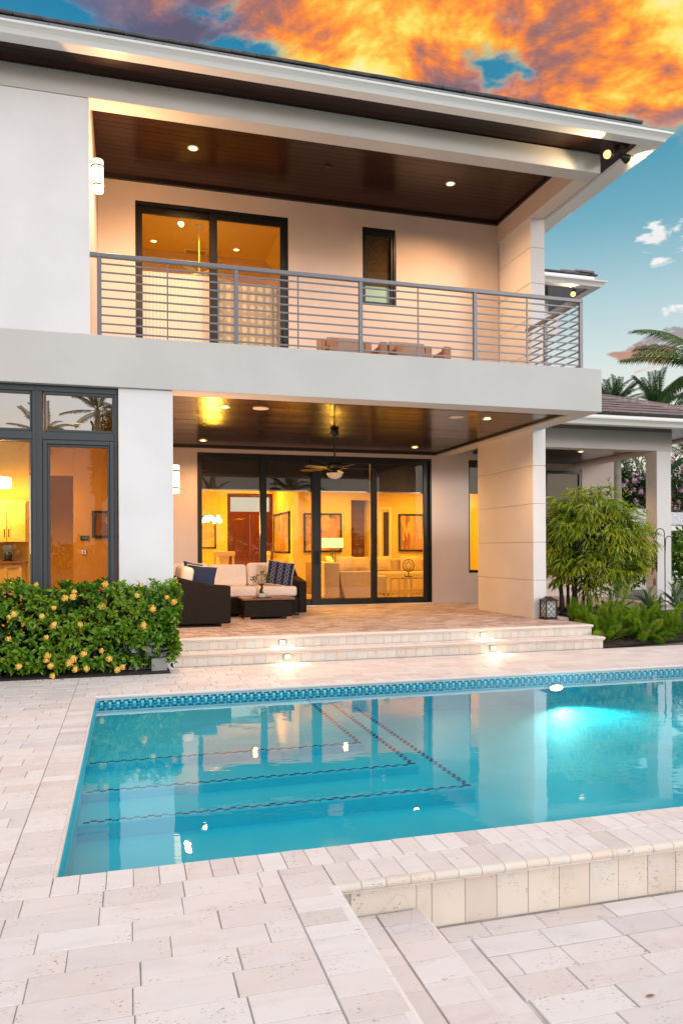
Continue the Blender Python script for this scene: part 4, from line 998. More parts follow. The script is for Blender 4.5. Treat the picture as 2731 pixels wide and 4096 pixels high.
for x, y, p, lb in ((2.2, 17.2, 60, 'living room ceiling light over the dining chairs'), (4.6, 17.2, 60, 'living room ceiling light inside the third door panel'), (7.6, 17.2, 60, 'living room ceiling light inside the rightmost door panel'), (5.6, 19.6, 60, 'living room ceiling light before the dusky painting'), (8.0, 19.6, 60, 'living room ceiling light before the striped painting'), (3.2, 19.8, 45, 'living room ceiling light before the red front door')):
    can(x, y, 3.598, lb, LG, p * 4.2, .06, AMBER, spot=165)
t_ = thing('speaker', 'round flush ceiling speaker on the left of the porch ceiling', 'speaker', (1.92, 11.25, 3.66), 'porch ceiling speakers'); MB().lathe([(.12, 0), (.118, -.008), (.0005, -.010)], (1.92, 11.25, 3.66), 28, cap=False).build('grille', 'fabric', t_)
t_ = thing('speaker', 'round flush ceiling speaker on the right of the porch ceiling', 'speaker', (5.08, 11.22, 3.66), 'porch ceiling speakers'); MB().lathe([(.12, 0), (.118, -.008), (.0005, -.010)], (5.08, 11.22, 3.66), 28, cap=False).build('grille', 'fabric', t_)
t_ = thing('smoke_detector', 'small dark disc on the balcony ceiling', 'smoke detector', (3.05, 11.56, 7.585)); MB().lathe([(.05, 0), (.045, -.018), (.0005, -.02)], (3.05, 11.56, 7.587), 16, cap=False).build('case', 'ceilwood', t_)
def sconce(x, y, z, h, label):
    t_ = thing('wall_lamp', label, 'wall lamp', (x, y, z), 'glowing cylinder wall lamps')
    MB().box(x - .012, x, y - .05, y + .05, z - .05, z + h + .05).build('back_plate', 'darkmetal', t_)
    MB().lathe([(.068, 0), (.070, .02), (.070, h - .02), (.068, h)], (x + .085, y, z), 20).build('glass_shade', 'opal', t_, smooth=True)
    for q in (.085, h - .085):
        MB().lathe([(.076, -.010), (.079, 0), (.076, .010)], (x + .085, y, z + q), 20, cap=False).build('band', 'darkmetal', t_); MB().box(x, x + .03, y - .01, y + .01, z + q - .008, z + q + .008).build('bracket', 'darkmetal', t_)
    lamp('POINT', 'wall_lamp_light', (x + .26, y + .05, z + h / 2), 105, (1.0, .50, .19), t_, .04)
sconce(-.447, 10.50, 6.27, .42, 'glowing cylinder wall lamp high at the left end of the balcony')
sconce(.565, 11.2, 2.36, .41, 'glowing cylinder wall lamp beside the white pillar above the sofa')
# flood lamp under the eave corner
def flood(x, y, z, label, aims, power=45):
    t_ = thing('flood_light', label, 'flood light', (x, y, z))
    MB().lathe([(.05, 0), (.045, -.02), (.02, -.03)], (x, y, z), 16).build('base', 'darkmetal', t_, smooth=True)
    for i, (dx_, dy_, dz_) in enumerate(aims):
        a = Vector((dx_, dy_, dz_)).normalized(); p0 = Vector((x, y, z - .02)); p1 = p0 + Vector((dx_ * .08, dy_ * .06, -.07)); fs_ = 1.12
        arm = MB().tube([p0, p1], .012, 8).build('arm', 'darkmetal', t_, smooth=True)
        q = MB(); pr_ = [(.028 * fs_, 0), (.034 * fs_, .04), (.058 * fs_, .12), (.062 * fs_, .15)]; n_ = 16
        u = a.cross(Vector((0, 0, 1))).normalized(); v_ = a.cross(u); vs = [p1 + a * h_ + (u * math.cos(2 * math.pi * j / n_) + v_ * math.sin(2 * math.pi * j / n_)) * r_ for r_, h_ in pr_ for j in range(n_)]
        q.add(vs, [(k * n_ + j, k * n_ + (j + 1) % n_, (k + 1) * n_ + (j + 1) % n_, (k + 1) * n_ + j) for k in range(3) for j in range(n_)] + [tuple(range(n_))]); q.build('lamp_head', 'darkmetal', t_, smooth=True)
        c0 = p1 + a * .13; vs = [c0 + (u * math.cos(2 * math.pi * j / n_) + v_ * math.sin(2 * math.pi * j / n_)) * r_ + a * h_ for r_, h_ in ((.055 * fs_, .02), (.05 * fs_, .05), (.025 * fs_, .075)) for j in range(n_)]
        q = MB(); q.add(vs, [(k * n_ + j, k * n_ + (j + 1) % n_, (k + 1) * n_ + (j + 1) % n_, (k + 1) * n_ + j) for k in range(2) for j in range(n_)] + [tuple(range(2 * n_, 3 * n_))]); q.build('bulb', 'floodbulb', t_, smooth=True)
        lamp('SPOT', 'flood_lamp', p1 + a * .25, power, (1.0, .68, .34), t_, .05, tuple(a), 125, .6)
flood(7.05, 9.80, 7.515, 'twin flood lamp under the near right eave corner', [(-.80, -.25, -.30), (.80, .15, -.12)], 80)
flood(9.98, 15.5, 7.512, 'single flood lamp lit under the far wing eave', [(-.55, -.80, -.25)], 60)

# ------------------------------------------------------------------ porch ceiling fan
fx, fy = 3.52, 12.95
t_ = thing('ceiling_fan', 'dark bronze porch ceiling fan with white bowl lamp', 'ceiling fan', (fx, fy, 3.6))
MB().lathe([(.03, .06), (.075, .045), (.085, .0), (.06, -.05), (.02, -.075)], (fx, fy, 3.60), 18).build('canopy', 'darkmetal', t_, smooth=True)
MB().tube([(fx, fy, 3.55), (fx, fy, 3.06)], .014, 8).build('down_rod', 'darkmetal', t_)
MB().lathe([(.05, .07), (.13, .05), (.16, .0), (.15, -.05), (.08, -.08)], (fx, fy, 3.02), 22).build('motor', 'darkmetal', t_, smooth=True)
MB().lathe([(.045, .0), (.06, -.06)], (fx, fy, 2.94), 14).build('light_neck', 'darkmetal', t_)
MB().lathe([(.145, .0), (.135, -.03), (.105, -.075), (.06, -.095), (.001, -.10)], (fx, fy, 2.89), 22).build('bowl', 'pot', t_, smooth=True)
for k in range(5):
    a = 2 * math.pi * k / 5 - .12; c_, s_ = math.cos(a), math.sin(a)
    MB().bar((fx + .13 * c_, fy + .13 * s_, 2.985), (fx + .27 * c_, fy + .27 * s_, 2.975), .04, .008).build('blade_arm', 'darkmetal', t_)
    q = MB(); P0 = Vector((c_, s_, 0)); N0 = Vector((-s_, c_, .16)).normalized(); vs = []
    for sgn in (0, .008):
        for r_, w_ in ((.24, .055), (.35, .07), (.58, .075), (.66, .06), (.69, .03)):
            for e in (-1, 1): vs.append(Vector((fx, fy, 2.968 + sgn)) + P0 * r_ + N0 * (w_ * e))
    fs = []
    for b in (0, 10): fs += [tuple(b + i for i in (k2, k2 + 1, k2 + 3, k2 + 2)) for k2 in (0, 2, 4, 6)]
    q.add(vs, fs + [(0, 2, 12, 10), (2, 4, 14, 12), (4, 6, 16, 14), (6, 8, 18, 16), (1, 3, 13, 11), (3, 5, 15, 13), (5, 7, 17, 15), (7, 9, 19, 17), (8, 9, 19, 18), (0, 1, 11, 10)]); q.build('blade', 'fanblade', t_)
for x in (-.08, .09): MB().tube([(fx + x, fy, 2.90), (fx + x, fy, 2.55)], .002, 4).build('pull_chain', 'darkmetal', t_)

# ------------------------------------------------------------------ balcony railing
rl = thing('balcony_railing', 'grey metal balcony railing of thin horizontal bars', 'railing', (3.1, 10.05, 4.255))
ry = 10.05
MB().box(-.447, 6.612, ry - .03, ry + .03, 5.245, 5.30).build('handrail', 'rail', rl, bevel=.005, seg=1)
MB().box(6.555, 6.61, ry + .031, 11.66, 5.245, 5.30).build('handrail', 'rail', rl, bevel=.005, seg=1)
for x in (-.335, 1.39, 3.112, 4.842, 6.583):
    MB().box(x - .027, x + .027, ry - .025, ry + .025, 4.256, 5.245).build('post', 'rail', rl, bevel=.003, seg=1)
MB().box(6.556, 6.610, 11.03, 11.08, 4.256, 5.245).build('post', 'rail', rl, bevel=.003, seg=1)
for x in (.505, 2.228, 3.964, 5.683): MB().box(x - .009, x + .009, ry - .009, ry + .009, 4.256, 5.245).build('stay_rod', 'rail', rl)
for k in range(9):
    z = 4.303 + k * .1085
    xs = (-.335, 1.39, 3.112, 4.842, 6.583)
    for a, b in zip(xs[:-1], xs[1:]): MB().box(a + .027, b - .027, ry - .010, ry + .010, z - .009, z + .009).build('bar', 'rail', rl)
    MB().box(6.574, 6.592, ry + .025, 11.66, z - .009, z + .009).build('bar', 'rail', rl)

# balcony lounge chairs
def lounge(x, label):
    t_ = thing('lounge_chair', label, 'armchair', (x, 11.7, 4.19), 'wooden lounge chairs on the balcony')
    for sx in (-.40, .40):
        for y, h in ((-.38, .605), (.42, .82)): link('leg', MB().box(sx - .062, sx + .062, y - .05, y + .05, 0, h).mesh('leg', 'teak', bevel=.006, seg=1), t_)
        link('armrest', MB().box(sx - .06, sx + .06, -.329, .369, .52, .56).mesh('armrest', 'teak', bevel=.005, seg=1), t_)
        link('side_rail', MB().box(sx - .03, sx + .03, -.329, .369, .18, .28).mesh('side_rail', 'teak'), t_)
    link('seat', MB().box(-.335, .335, -.40, .36, .22, .38).mesh('seat', 'taupe', bevel=.04), t_)
    o = link('back_cushion', MB().box(-.325, .325, -.08, .08, 0, .60).mesh('back_cushion', 'taupe', bevel=.045), t_); o.location = (0, .30, .26); o.rotation_euler = (R(-12), 0, 0)
    link('back_rail', MB().box(-.338, .338, .44, .47, .50, .75).mesh('back_rail', 'teak'), t_)
lounge(3.47, 'wooden lounge chair with taupe cushion, left one behind the railing')
lounge(4.55, 'wooden lounge chair with taupe cushion, right one behind the railing')

# ------------------------------------------------------------------ wicker sectional on the porch
sf = thing('wicker_sectional', 'dark wicker sectional sofa with cream cushions on the porch', 'sofa', (1.9, 13, T))
poly = [(11.92, T + .05), (11.92, T + .62), (12.02, T + .66), (14.80, T + .66), (14.80, T + .05)]
q = MB(); q.prism([(.585, T + .05), (1.545, T + .05), (1.545, T + .635), (1.45, T + .65), (1.23, T + .665), (.92, T + .735), (.64, T + .81), (.585, T + .815)], 'y', 11.91, 12.07); q.build('end_panel', 'wicker', sf, bevel=.02)
MB().box(.585, 1.545, 12.071, 13.6, T + .05, T + .34).build('seat_frame', 'wicker', sf, bevel=.01)
MB().box(.585, .72, 12.071, 14.75, T + .34, T + .80).build('back_frame', 'wicker', sf, bevel=.02)
MB().box(.585, 3.0, 13.601, 14.60, T + .05, T + .34).build('seat_frame', 'wicker', sf, bevel=.01)
MB().box(.721, 3.0, 14.50, 14.75, T + .34, T + .82).build('back_frame', 'wicker', sf, bevel=.02)
q = MB(); q.prism([(13.58, T + .05), (13.58, T + .62), (13.9, T + .66), (14.3, T + .70), (14.62, T + .86), (14.75, T + .88), (14.75, T + .05)], 'x', 3.001, 3.15); q.build('arm', 'wicker', sf, bevel=.02)
for x, y in ((1.46, 11.96), (.66, 11.96), (3.08, 13.66), (3.08, 14.6)): MB().box(x - .06, x + .06, y - .04, y + .04, T, T + .049).build('foot', 'teak', sf)
for a, b in ((.73, 1.50), (1.51, 2.24), (2.25, 2.99)): MB().box(a, b, 13.62, 14.36, T + .345, T + .53).build('seat_cushion', 'fabric', sf, bevel=.05, smooth=True, seg=3)
MB().box(.74, 1.53, 12.09, 13.61, T + .345, T + .53).build('seat_cushion', 'fabric', sf, bevel=.05, smooth=True, seg=3)
for i, (a, b, h) in enumerate(((.75, 1.44, .46), (1.455, 2.155, .43), (2.165, 2.86, .46))):
    o = link('back_cushion', MB().box(-(b - a) / 2, (b - a) / 2, -.10, .10, 0, h).mesh('back_cushion', 'fabric', bevel=.07, seg=4, smooth=True), sf, ((a + b) / 2, 14.32, T + .50)); o.rotation_euler = (R(-12), 0, R(random.uniform(-2, 2)))
for yy in (12.5, 13.3):
    o = link('back_cushion', MB().box(-.10, .10, -.36, .36, 0, .44).mesh('back_cushion', 'fabric', bevel=.07, seg=4, smooth=True), sf, (.84, yy, T + .50)); o.rotation_euler = (0, R(10), 0)
def pillow(label, w, h, m, loc, rot, pip='fabric'):
    o = cushion('throw_pillow', w, h, .16, m, None, loc, rot, pip); tag(o, label, 'pillow'); return o
pillow('plain navy throw pillow leaning at the near end of the wicker sofa', .50, .40, 'navy', (1.14, 12.55, 1.09), (R(-14), R(6), R(-16)))
pillow('chain patterned throw pillow behind the plain navy one', .46, .42, 'chainfab', (1.10, 13.35, 1.13), (R(-18), R(10), R(38)))
pillow('navy chain patterned throw pillow against the right arm of the wicker sofa', .50, .46, 'chainfab', (2.72, 13.92, 1.10), (R(-16), R(9), R(-14)))
ct = thing('coffee_table', 'low dark wicker coffee table with a wooden plank top', 'coffee table', (2.32, 13.3, T))
MB().box(1.905, 2.745, 12.925, 13.64, T + .045, T + .335).build('wicker_body', 'wicker', ct, bevel=.012)
for i in range(6): MB().box(1.868, 2.787, 12.905 + i * .128, 12.905 + i * .128 + .123, T + .336, T + .372).build('plank', 'tabletop', ct, bevel=.004, seg=1)
for x, y in ((1.96, 12.99), (2.69, 12.99), (1.96, 13.58), (2.69, 13.58)): MB().box(x - .05, x + .05, y - .05, y + .05, T, T + .044).build('foot', 'teak', ct)
bz = thing('bonsai', 'small bonsai tree in a white pot on the coffee table', 'bonsai', (2.22, 13.0, T + .372))
bx, by, bz0 = 2.22, 13.03, T + .373
MB().box(bx - .15, bx + .15, by - .10, by + .10, bz0, bz0 + .012).build('tray', 'black', bz); MB().lathe([(.075, .0), (.10, .05), (.107, .068), (.095, .068), (.09, .05)], (bx, by, bz0 + .0125), 20).build('pot', 'pot', bz, smooth=True); MB().lathe([(.088, 0), (.0005, .006)], (bx, by, bz0 + .07), 14, cap=False).build('soil', 'soil', bz)
q = MB(); q.tube([(bx, by, bz0 + .07), (bx - .01, by, bz0 + .12), (bx + .012, by, bz0 + .18), (bx + .0, by, bz0 + .23)], [.045, .030, .020, .012], 8)
brs = [(-.15, .0, .31), (-.10, .03, .36), (.0, -.02, .42), (.09, .02, .37), (.12, -.02, .31)]
for dx_, dy_, h_ in brs: q.tube([(bx, by, bz0 + .20), (bx + dx_ * .5, by + dy_ * .5, bz0 + .17 + (h_ - .17) * .6), (bx + dx_, by + dy_, bz0 + h_)], [.009, .006, .003], 5)
q.build('trunk', 'bark', bz, smooth=True)
def leafquad(q, p, d_, n_, L, wd, fold=.25, curl=.0):
    d_ = Vector(d_).normalized(); sd_ = d_.cross(Vector(n_));
    if sd_.length < .05: sd_ = d_.cross(Vector((.3, .8, .1)))
    sd_.normalize(); nn = sd_.cross(d_); p = Vector(p)
    a = p + d_ * (L * .33) + nn * (curl * L * .1); b = p + d_ * (L * .70) + nn * (curl * L * .05); tip = p + d_ * L - nn * (curl * L * .12)
    q.add([p, a + sd_ * wd * .46 + nn * wd * fold, a, a - sd_ * wd * .46 + nn * wd * fold, b + sd_ * wd * .38 + nn * wd * fold, b, b - sd_ * wd * .38 + nn * wd * fold, tip],
          [(0, 1, 2), (0, 2, 3), (1, 4, 5, 2), (2, 5, 6, 3), (4, 7, 5), (5, 7, 6)])
q = MB()
for dx_, dy_, h_ in brs:
    for k in range(16):
        o = Vector((random.gauss(0, .030), random.gauss(0, .02), random.gauss(0, .02))); leafquad(q, Vector((bx + dx_, by + dy_, bz0 + h_)) + o, (random.gauss(0, 1), random.gauss(0, .6), random.uniform(-.2, .8)), (random.gauss(0, .4), -.6, 1), .042, .026)
q.build('foliage', 'darkleaf', bz)['kind'] = 'stuff'
# lantern
ln = thing('lantern', 'black metal candle lantern with crossed bars beside the white pier', 'lantern', (6.9, 11.45, T))
lx, ly = 6.885, 11.50; s_ = .098
MB().box(lx - .118, lx + .118, ly - .118, ly + .118, T, T + .022).box(lx - .105, lx + .105, ly - .105, ly + .105, T + .022, T + .04).build('base', 'darkmetal', ln)
for a in (-1, 1):
    for b in (-1, 1): MB().box(lx + a * s_ - .008, lx + a * s_ + .008, ly + b * s_ - .008, ly + b * s_ + .008, T + .04, T + .315).build('corner_post', 'darkmetal', ln)
for sd_ in range(4):
    q = MB(); c_, n_ = (((1, 0), (0, -1)), ((0, 1), (1, 0)), ((1, 0), (0, 1)), ((0, 1), (-1, 0)))[sd_]
    def P_(u, v): return (lx + c_[0] * u + n_[0] * s_, ly + c_[1] * u + n_[1] * s_, T + .04 + v)
    for u0, v0, u1, v1 in ((-.09, 0, .09, .18), (.09, 0, -.09, .18), (-.09, .10, .09, .275), (.09, .10, -.09, .275), (0, 0, -.09, .09), (0, 0, .09, .09), (0, .275, .09, .19), (0, .275, -.09, .19)): q.bar(P_(u0, v0), P_(u1, v1), .005)
    q.build('lattice', 'darkmetal', ln)
    q = MB(); e_ = .9; q.add([(lx + c_[0] * -.09 + n_[0] * s_ * e_, ly + c_[1] * -.09 + n_[1] * s_ * e_, T + .04), (lx + c_[0] * .09 + n_[0] * s_ * e_, ly + c_[1] * .09 + n_[1] * s_ * e_, T + .04), (lx + c_[0] * .09 + n_[0] * s_ * e_, ly + c_[1] * .09 + n_[1] * s_ * e_, T + .315), (lx + c_[0] * -.09 + n_[0] * s_ * e_, ly + c_[1] * -.09 + n_[1] * s_ * e_, T + .315)], [(0, 1, 2, 3)]); q.build('pane', 'frost', ln)
q = MB(); vs = [(lx + a * r_, ly + b * r_, T + h_) for r_, h_ in ((.125, .315), (.125, .322), (.05, .365), (.05, .385)) for a, b in ((-1, -1), (1, -1), (1, 1), (-1, 1))]
q.add(vs, [(3, 2, 1, 0), (12, 13, 14, 15)] + [(k * 4 + j, k * 4 + (j + 1) % 4, (k + 1) * 4 + (j + 1) % 4, (k + 1) * 4 + j) for k in range(3) for j in range(4)]); q.build('cap', 'darkmetal', ln)
MB().lathe([(.032, 0), (.032, .15)], (lx, ly, T + .041), 12).build('candle', 'fabric', ln)

# ------------------------------------------------------------------ garden pavilion on the right
pv = thing('pavilion', 'low garden wing with pale square columns and brown tiled hip roof', 'pavilion', (10, 14, 0))
MB().box(8.0, 11.30, 13.62, 17.0, -.3, T - .05).build('plinth', 'grey', pv)
pfl = MB().box(8.0, 11.28, 13.64, 16.998, T - .049, T - .04).build('pavilion_floor', 'grout', pv)
it = running_bond(8.0, 11.30, 13.62, 16.99, .24, .119, T, gap=.003, jz=.001); it += row(8.0, 11.3, 13.60, 13.619, .13, T - .0)
pieces('paver', pfl, it, PPV, limit=250)
MB().box(7.35, 11.27, 13.80, 14.10, 3.622, 4.085).build('beam', 'grey', pv, bevel=.005); MB().box(10.90, 11.22, 14.101, 17.6, 3.622, 4.085).build('beam', 'porch', pv)
MB().box(10.88, 11.24, 13.80, 14.16, T, 3.62).build('column', 'white', pv, bevel=.006)
base = MB().box(7.5, 10.90, 14.10, 17.0, 3.70, 3.73).build('pavilion_ceiling', 'black', pv); me = MB().box(-.5, .5, -.5, .5, 0, 1).mesh('plank', 'ceilwood')
for i in range(24): link('plank', me, base, (9.2, 14.10 + (i + .5) * .1208, 3.684), scale=(3.39, .115, .0155))
MB().box(7.0, 12.3, 12.98, 13.799, 4.02, 4.05).box(11.301, 12.3, 13.80, 19, 4.02, 4.05).build('eave_soffit', 'ceilwood', pv)
g = MB(); g.box(7.0, 12.3, 12.96, 13.08, 3.97, 4.019); g.box(12.18, 12.3, 13.081, 19, 3.97, 4.019); g.build('soffit_strip', 'trim', pv)
pr = ogee(12.96, 3.968, 1.15); n = len(pr); G = MB()
vs = [(7.0, y, z) for y, z in pr] + [(12.3 + (12.96 - y), y, z) for y, z in pr] + [(12.3 + (12.96 - y), 19, z) for y, z in pr]
G.add(vs, [(i, (i + 1) % n, n + (i + 1) % n, n + i) for i in range(n)] + [(n + i, n + (i + 1) % n, 2 * n + (i + 1) % n, 2 * n + i) for i in range(n)] + [tuple(range(n))]).build('gutter', 'trim', pv)
MB().box(7.0, 12.28, 12.985, 13.01, 4.07, 4.175).build('fascia', 'trim', pv)
# the hip slopes back: eave corner at (12.3, 13.0, 4.19)
ps = .37; pe = Vector((12.35, 13.0, 4.19)); run = 3.6
pr_ = MB(); pr_.add([(7.0, 13.0, 4.18), (12.3, 13.0, 4.18), (12.3, 20, 4.18), (12.3 - run, 13 + run, 4.18 + run * ps), (7.0, 13 + run, 4.18 + run * ps), (12.3 - run, 17, 4.18 + run * ps)], [(0, 1, 3, 4), (1, 2, 5, 3)])
prf = pr_.build('roof', 'rooftop', pv)
tl3 = MB().box(-.5, .5, 0, .40, 0, .055).mesh('roof_tile', 'rooftop', bevel=.006, seg=1); tl4 = MB().box(-.5, .5, -.004, .03, -.012, .050).mesh('tile_butt', 'tilebutt', bevel=.004, seg=1)
for rr in range(9):
    y = 12.97 + rr * .33; xmax = 12.32 - rr * .33
    i = 0; x = 7.0 + (rr % 2) * .16
    while x < xmax - .05:
        b = min(x + .316, xmax)
        t0 = link('roof_tile', tl3, prf, ((x + b) / 2, y, 4.195 + rr * .33 * ps + random.uniform(-.003, .003)), scale=(b - x - .005, 1, 1), rot=(math.atan(ps) - .06, 0, 0))
        t1 = link('tile_butt', tl4, prf, ((x + b) / 2, y - .012, 4.192 + rr * .33 * ps), scale=(b - x - .006, 1, 1))
        x = b
tl5 = MB().prism([(-.15, 0), (-.10, .065), (.0, .085), (.10, .065), (.15, 0)], 'y', -.02, .42).mesh('ridge_tile', 'rooftop', bevel=.008, seg=1); mo = MB().box(-.16, .16, 0, .40, -.05, .02).mesh('mortar_bed', 'mortar', bevel=.012)
for i in range(14):
    q = i * .27; loc = (12.3 - q, 13.0 + q, 4.235 + q * ps)
    link('ridge_tile', tl5, prf, loc, rot=(math.atan(ps * .7), 0, R(45))); link('mortar_bed', mo, prf, (loc[0], loc[1], loc[2]), rot=(math.atan(ps * .7), 0, R(45)))
t_ = thing('roof_vent', 'grey domed vent on the brown tiled roof', 'roof vent', (9.55, 15.9, 5.1)); MB().lathe([(.14, 0), (.15, .10), (.13, .19), (.07, .24), (.001, .255)], (9.75, 15.75, 5.06), 20).build('dome', 'drip', t_, smooth=True)
# window and rear wall of the pavilion
wf2 = MB().frame(10.05, 11.10, 1.2, 3.50, 16.93, 16.998, .07).build('window', 'black', pv); pane(10.12, 11.03, 1.27, 3.43, 16.965, wf2); MB().box(10.10, 11.05, 16.985, 16.997, 1.25, 3.45).build('dark_backing', 'shade', wf2); MB().box(11.12, 11.26, 16.94, 16.998, 1.1, 3.56).build('window_return', 'porch', pv)  # dark sheet behind the glass imitates the unlit room
can(9.62, 14.7, 3.682, 'lit recessed light in the pavilion ceiling', 'recessed lights in the pavilion ceiling', 120)
# ------------------------------------------------------------------ planting
V = Vector
def leafmesh(name, m, L, wd, fold=.22, curl=1.0):
    q = MB(); leafquad(q, (0, 0, 0), (0, 1, 0), (0, 0, 1), L, wd, fold, curl); me = bpy.data.meshes.new(name); me.from_pydata(q.v, [], q.f); me.materials.append(M[m]); me.polygons.foreach_set('use_smooth', [True] * len(me.polygons)); return me
def rot_from(d_, n_):
    y = V(d_).normalized(); x = y.cross(V(n_))
    if x.length < .05: x = y.cross(V((.31, .2, .9)))
    x.normalize(); z = x.cross(y); return Matrix((x, y, z)).transposed().to_euler()
# --- flowering hedge along the window wall
HX0, HX1 = -4.2, .60
def hfront(x): return 9.72 + .10 * max(0, (x + 1.4)) * .6
hd = thing('flowering_hedge', 'clipped green hedge dotted with orange yellow blossoms below the window wall', 'hedge', (-1.2, 9.9, 0))
MB().box(HX0, HX1 - .10, 9.70, 10.04, -.2, .02).build('soil', 'soil', hd); MB().box(.28, .47, 9.86, 10.04, -.1, .17).build('planter_edge', 'concrete', hd)
rg = random.Random(11); core = MB(); 
for i in range(24):
    x = HX0 + i * .19; core.tube([(x, 10.0, 0), (x + rg.uniform(-.05, .05), 9.98, .45), (x + rg.uniform(-.1, .1), 9.96, .9)], [.018, .014, .006], 5)
core.build('stem', 'bark', hd)
lv = []; tops = []
def hsurf(u, rg):
    """a point and outward normal on the bumpy clipped box"""
    k = rg.random()
    if k < .70:
        x = HX0 + (HX1 - HX0) * rg.random(); z = .10 + 1.02 * rg.random(); p = V((x, hfront(x), z)); n_ = V((0, -1, .12))
    elif k < .88:
        x = HX0 + (HX1 - HX0) * rg.random(); y = hfront(x) + rg.random() * .55; p = V((x, y, 1.12)); n_ = V((0, -.1, 1))
    else:
        z = .22 + .86 * rg.random(); y = hfront(HX1) + rg.random() * .50; p = V((HX1, y, z)); n_ = V((1, -.1, .1))
    b = .035 * math.sin(p.x * 5.1 + p.z * 3.3) + .030 * math.sin(p.x * 11.7 - p.z * 9.1 + 2) + .03 * math.sin(p.z * 17 + p.x * 3)
    e = max(0, p.x - .25) * .0
    return p + n_ * (b - .10 * rg.random() ** 2), n_
rg = random.Random(5)
for i in range(1350):
    p, n_ = hsurf(0, rg)
    gap_ = math.sin(p.x * 3.7 + 1) * math.sin(p.z * 6.1 + p.x * 1.3)
    if gap_ > .74 and n_.z < .5: p = p - n_ * .12
    ax = (n_ + V((rg.gauss(0, .38), rg.gauss(0, .3), rg.gauss(.42, .3)))).normalized()
    kk = rg.randint(5, 8); s1 = ax.cross(V((.2, .3, .9))).normalized(); s2 = ax.cross(s1)
    sz = rg.uniform(.75, 1.15)
    for j in range(kk):
        a = 2 * math.pi * j / kk * 1.618 * 1.0 + rg.random() * .6
        rad = (s1 * math.cos(a) + s2 * math.sin(a)); t_ = rg.uniform(.25, .95)
        dv = (ax * (1 - t_ * .75) + rad * t_).normalized()
        lv.append((p + rad * .008 - ax * (.05 * j / kk), dv, (ax + rad * -.3), rg.uniform(.070, .108) * sz, rg.uniform(.036, .052) * sz))
def leaves(parent, lv, m, meshes, limit, Lref, name='leaf'):
    order = sorted(range(len(lv)), key=lambda i: -seen(lv[i][0]) * (1 if lv[i][1].y < .5 else .3) * random.uniform(.5, 1))
    for i in order[:limit]:
        p, dv, n_, L, wd = lv[i]; s_ = L / Lref
        link(name, random.choice(meshes), parent, p, rot=rot_from(dv, n_), scale=(s_, s_, s_))
    q = MB()
    for i in order[limit:]:
        p, dv, n_, L, wd = lv[i]; leafquad(q, p, dv, n_, L, wd, .22, 1.0)
    if q.v:
        o = q.build('foliage', m, parent); o['kind'] = 'stuff'; o.data.polygons.foreach_set('use_smooth', [True] * len(o.data.polygons))
leaves(hd, lv, 'hedgeleaf', [leafmesh('leaf', 'hedgeleaf', .08, .036), leafmesh('leaf', 'hedgeleaf', .08, .031, .15, 2.0), leafmesh('leaf', 'hedgeleaf', .08, .040, .3, .3)], 300, .08)
# dense inner leaf mass hiding the wall, in a darker colour imitating shade
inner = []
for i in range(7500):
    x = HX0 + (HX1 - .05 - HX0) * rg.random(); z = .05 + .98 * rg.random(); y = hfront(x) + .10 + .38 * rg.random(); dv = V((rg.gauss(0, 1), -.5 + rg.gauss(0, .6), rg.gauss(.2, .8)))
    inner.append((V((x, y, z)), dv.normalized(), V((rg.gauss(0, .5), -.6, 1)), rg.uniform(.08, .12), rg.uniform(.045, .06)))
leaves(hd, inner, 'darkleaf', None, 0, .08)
def blossom(p, n_, r, parent, rg):
    q = MB(); pv_ = [p + V((math.cos(a) * math.sin(b), math.sin(a) * math.sin(b), math.cos(b))) * r * .66 for b in (.5, 1.2, 1.9, 2.6) for a in [k * math.pi / 4 for k in range(8)]]
    q.add(pv_, [(i * 8 + j, i * 8 + (j + 1) % 8, i * 8 + 8 + (j + 1) % 8, i * 8 + 8 + j) for i in range(3) for j in range(8)] + [tuple(range(8)), tuple(range(24, 32))])
    for k in range(int(85 * (r / .045))):
        a = rg.random() * 2 * math.pi; c_ = 1 - rg.random() * 1.1; s__ = math.sqrt(max(0, 1 - c_ * c_)); nn = V(n_).normalized(); u = nn.cross(V((.1, .2, .9))).normalized(); v_ = nn.cross(u)
        dd_ = (nn * c_ + (u * math.cos(a) + v_ * math.sin(a)) * s__); c0 = p + dd_ * r * rg.uniform(.6, 1.15)
        t1 = dd_.cross(V((rg.random(), rg.random(), rg.random()))).normalized(); t2_ = dd_.cross(t1); sz = .0105
        q.add([c0 + t1 * sz, c0 + t2_ * sz * .9 + dd_ * .002, c0 - t1 * sz, c0 - t2_ * sz * .9 + dd_ * .002], [(0, 1, 2, 3)])
    q.build('blossom', 'flower', parent)
FL_ = [(615, 178, .7), (608, 222, 1), (541, 232, .9), (450, 312, .6), (838, 298, 1.1), (868, 118, .9), (1133, 210, .7), (1165, 125, .5), (1258, 318, 1.1), (1188, 455, 1.1), (1435, 262, .9), (1378, 225, .6), (120, 365, .9), (82, 385, .6), (350, 380, .7), (450, 453, 1), (665, 448, .7), (75, 568, .7), (388, 553, .6), (693, 690, .9), (840, 665, .7), (398, 705, 1), (388, 742, .8), (423, 788, .9), (608, 735, 1.1), (575, 768, 1), (625, 818, .9), (718, 815, .8), (905, 730, .9), (1015, 797, .8), (970, 820, .9), (158, 795, .9), (440, 872, .8), (305, 120, .6)]
rg = random.Random(21)
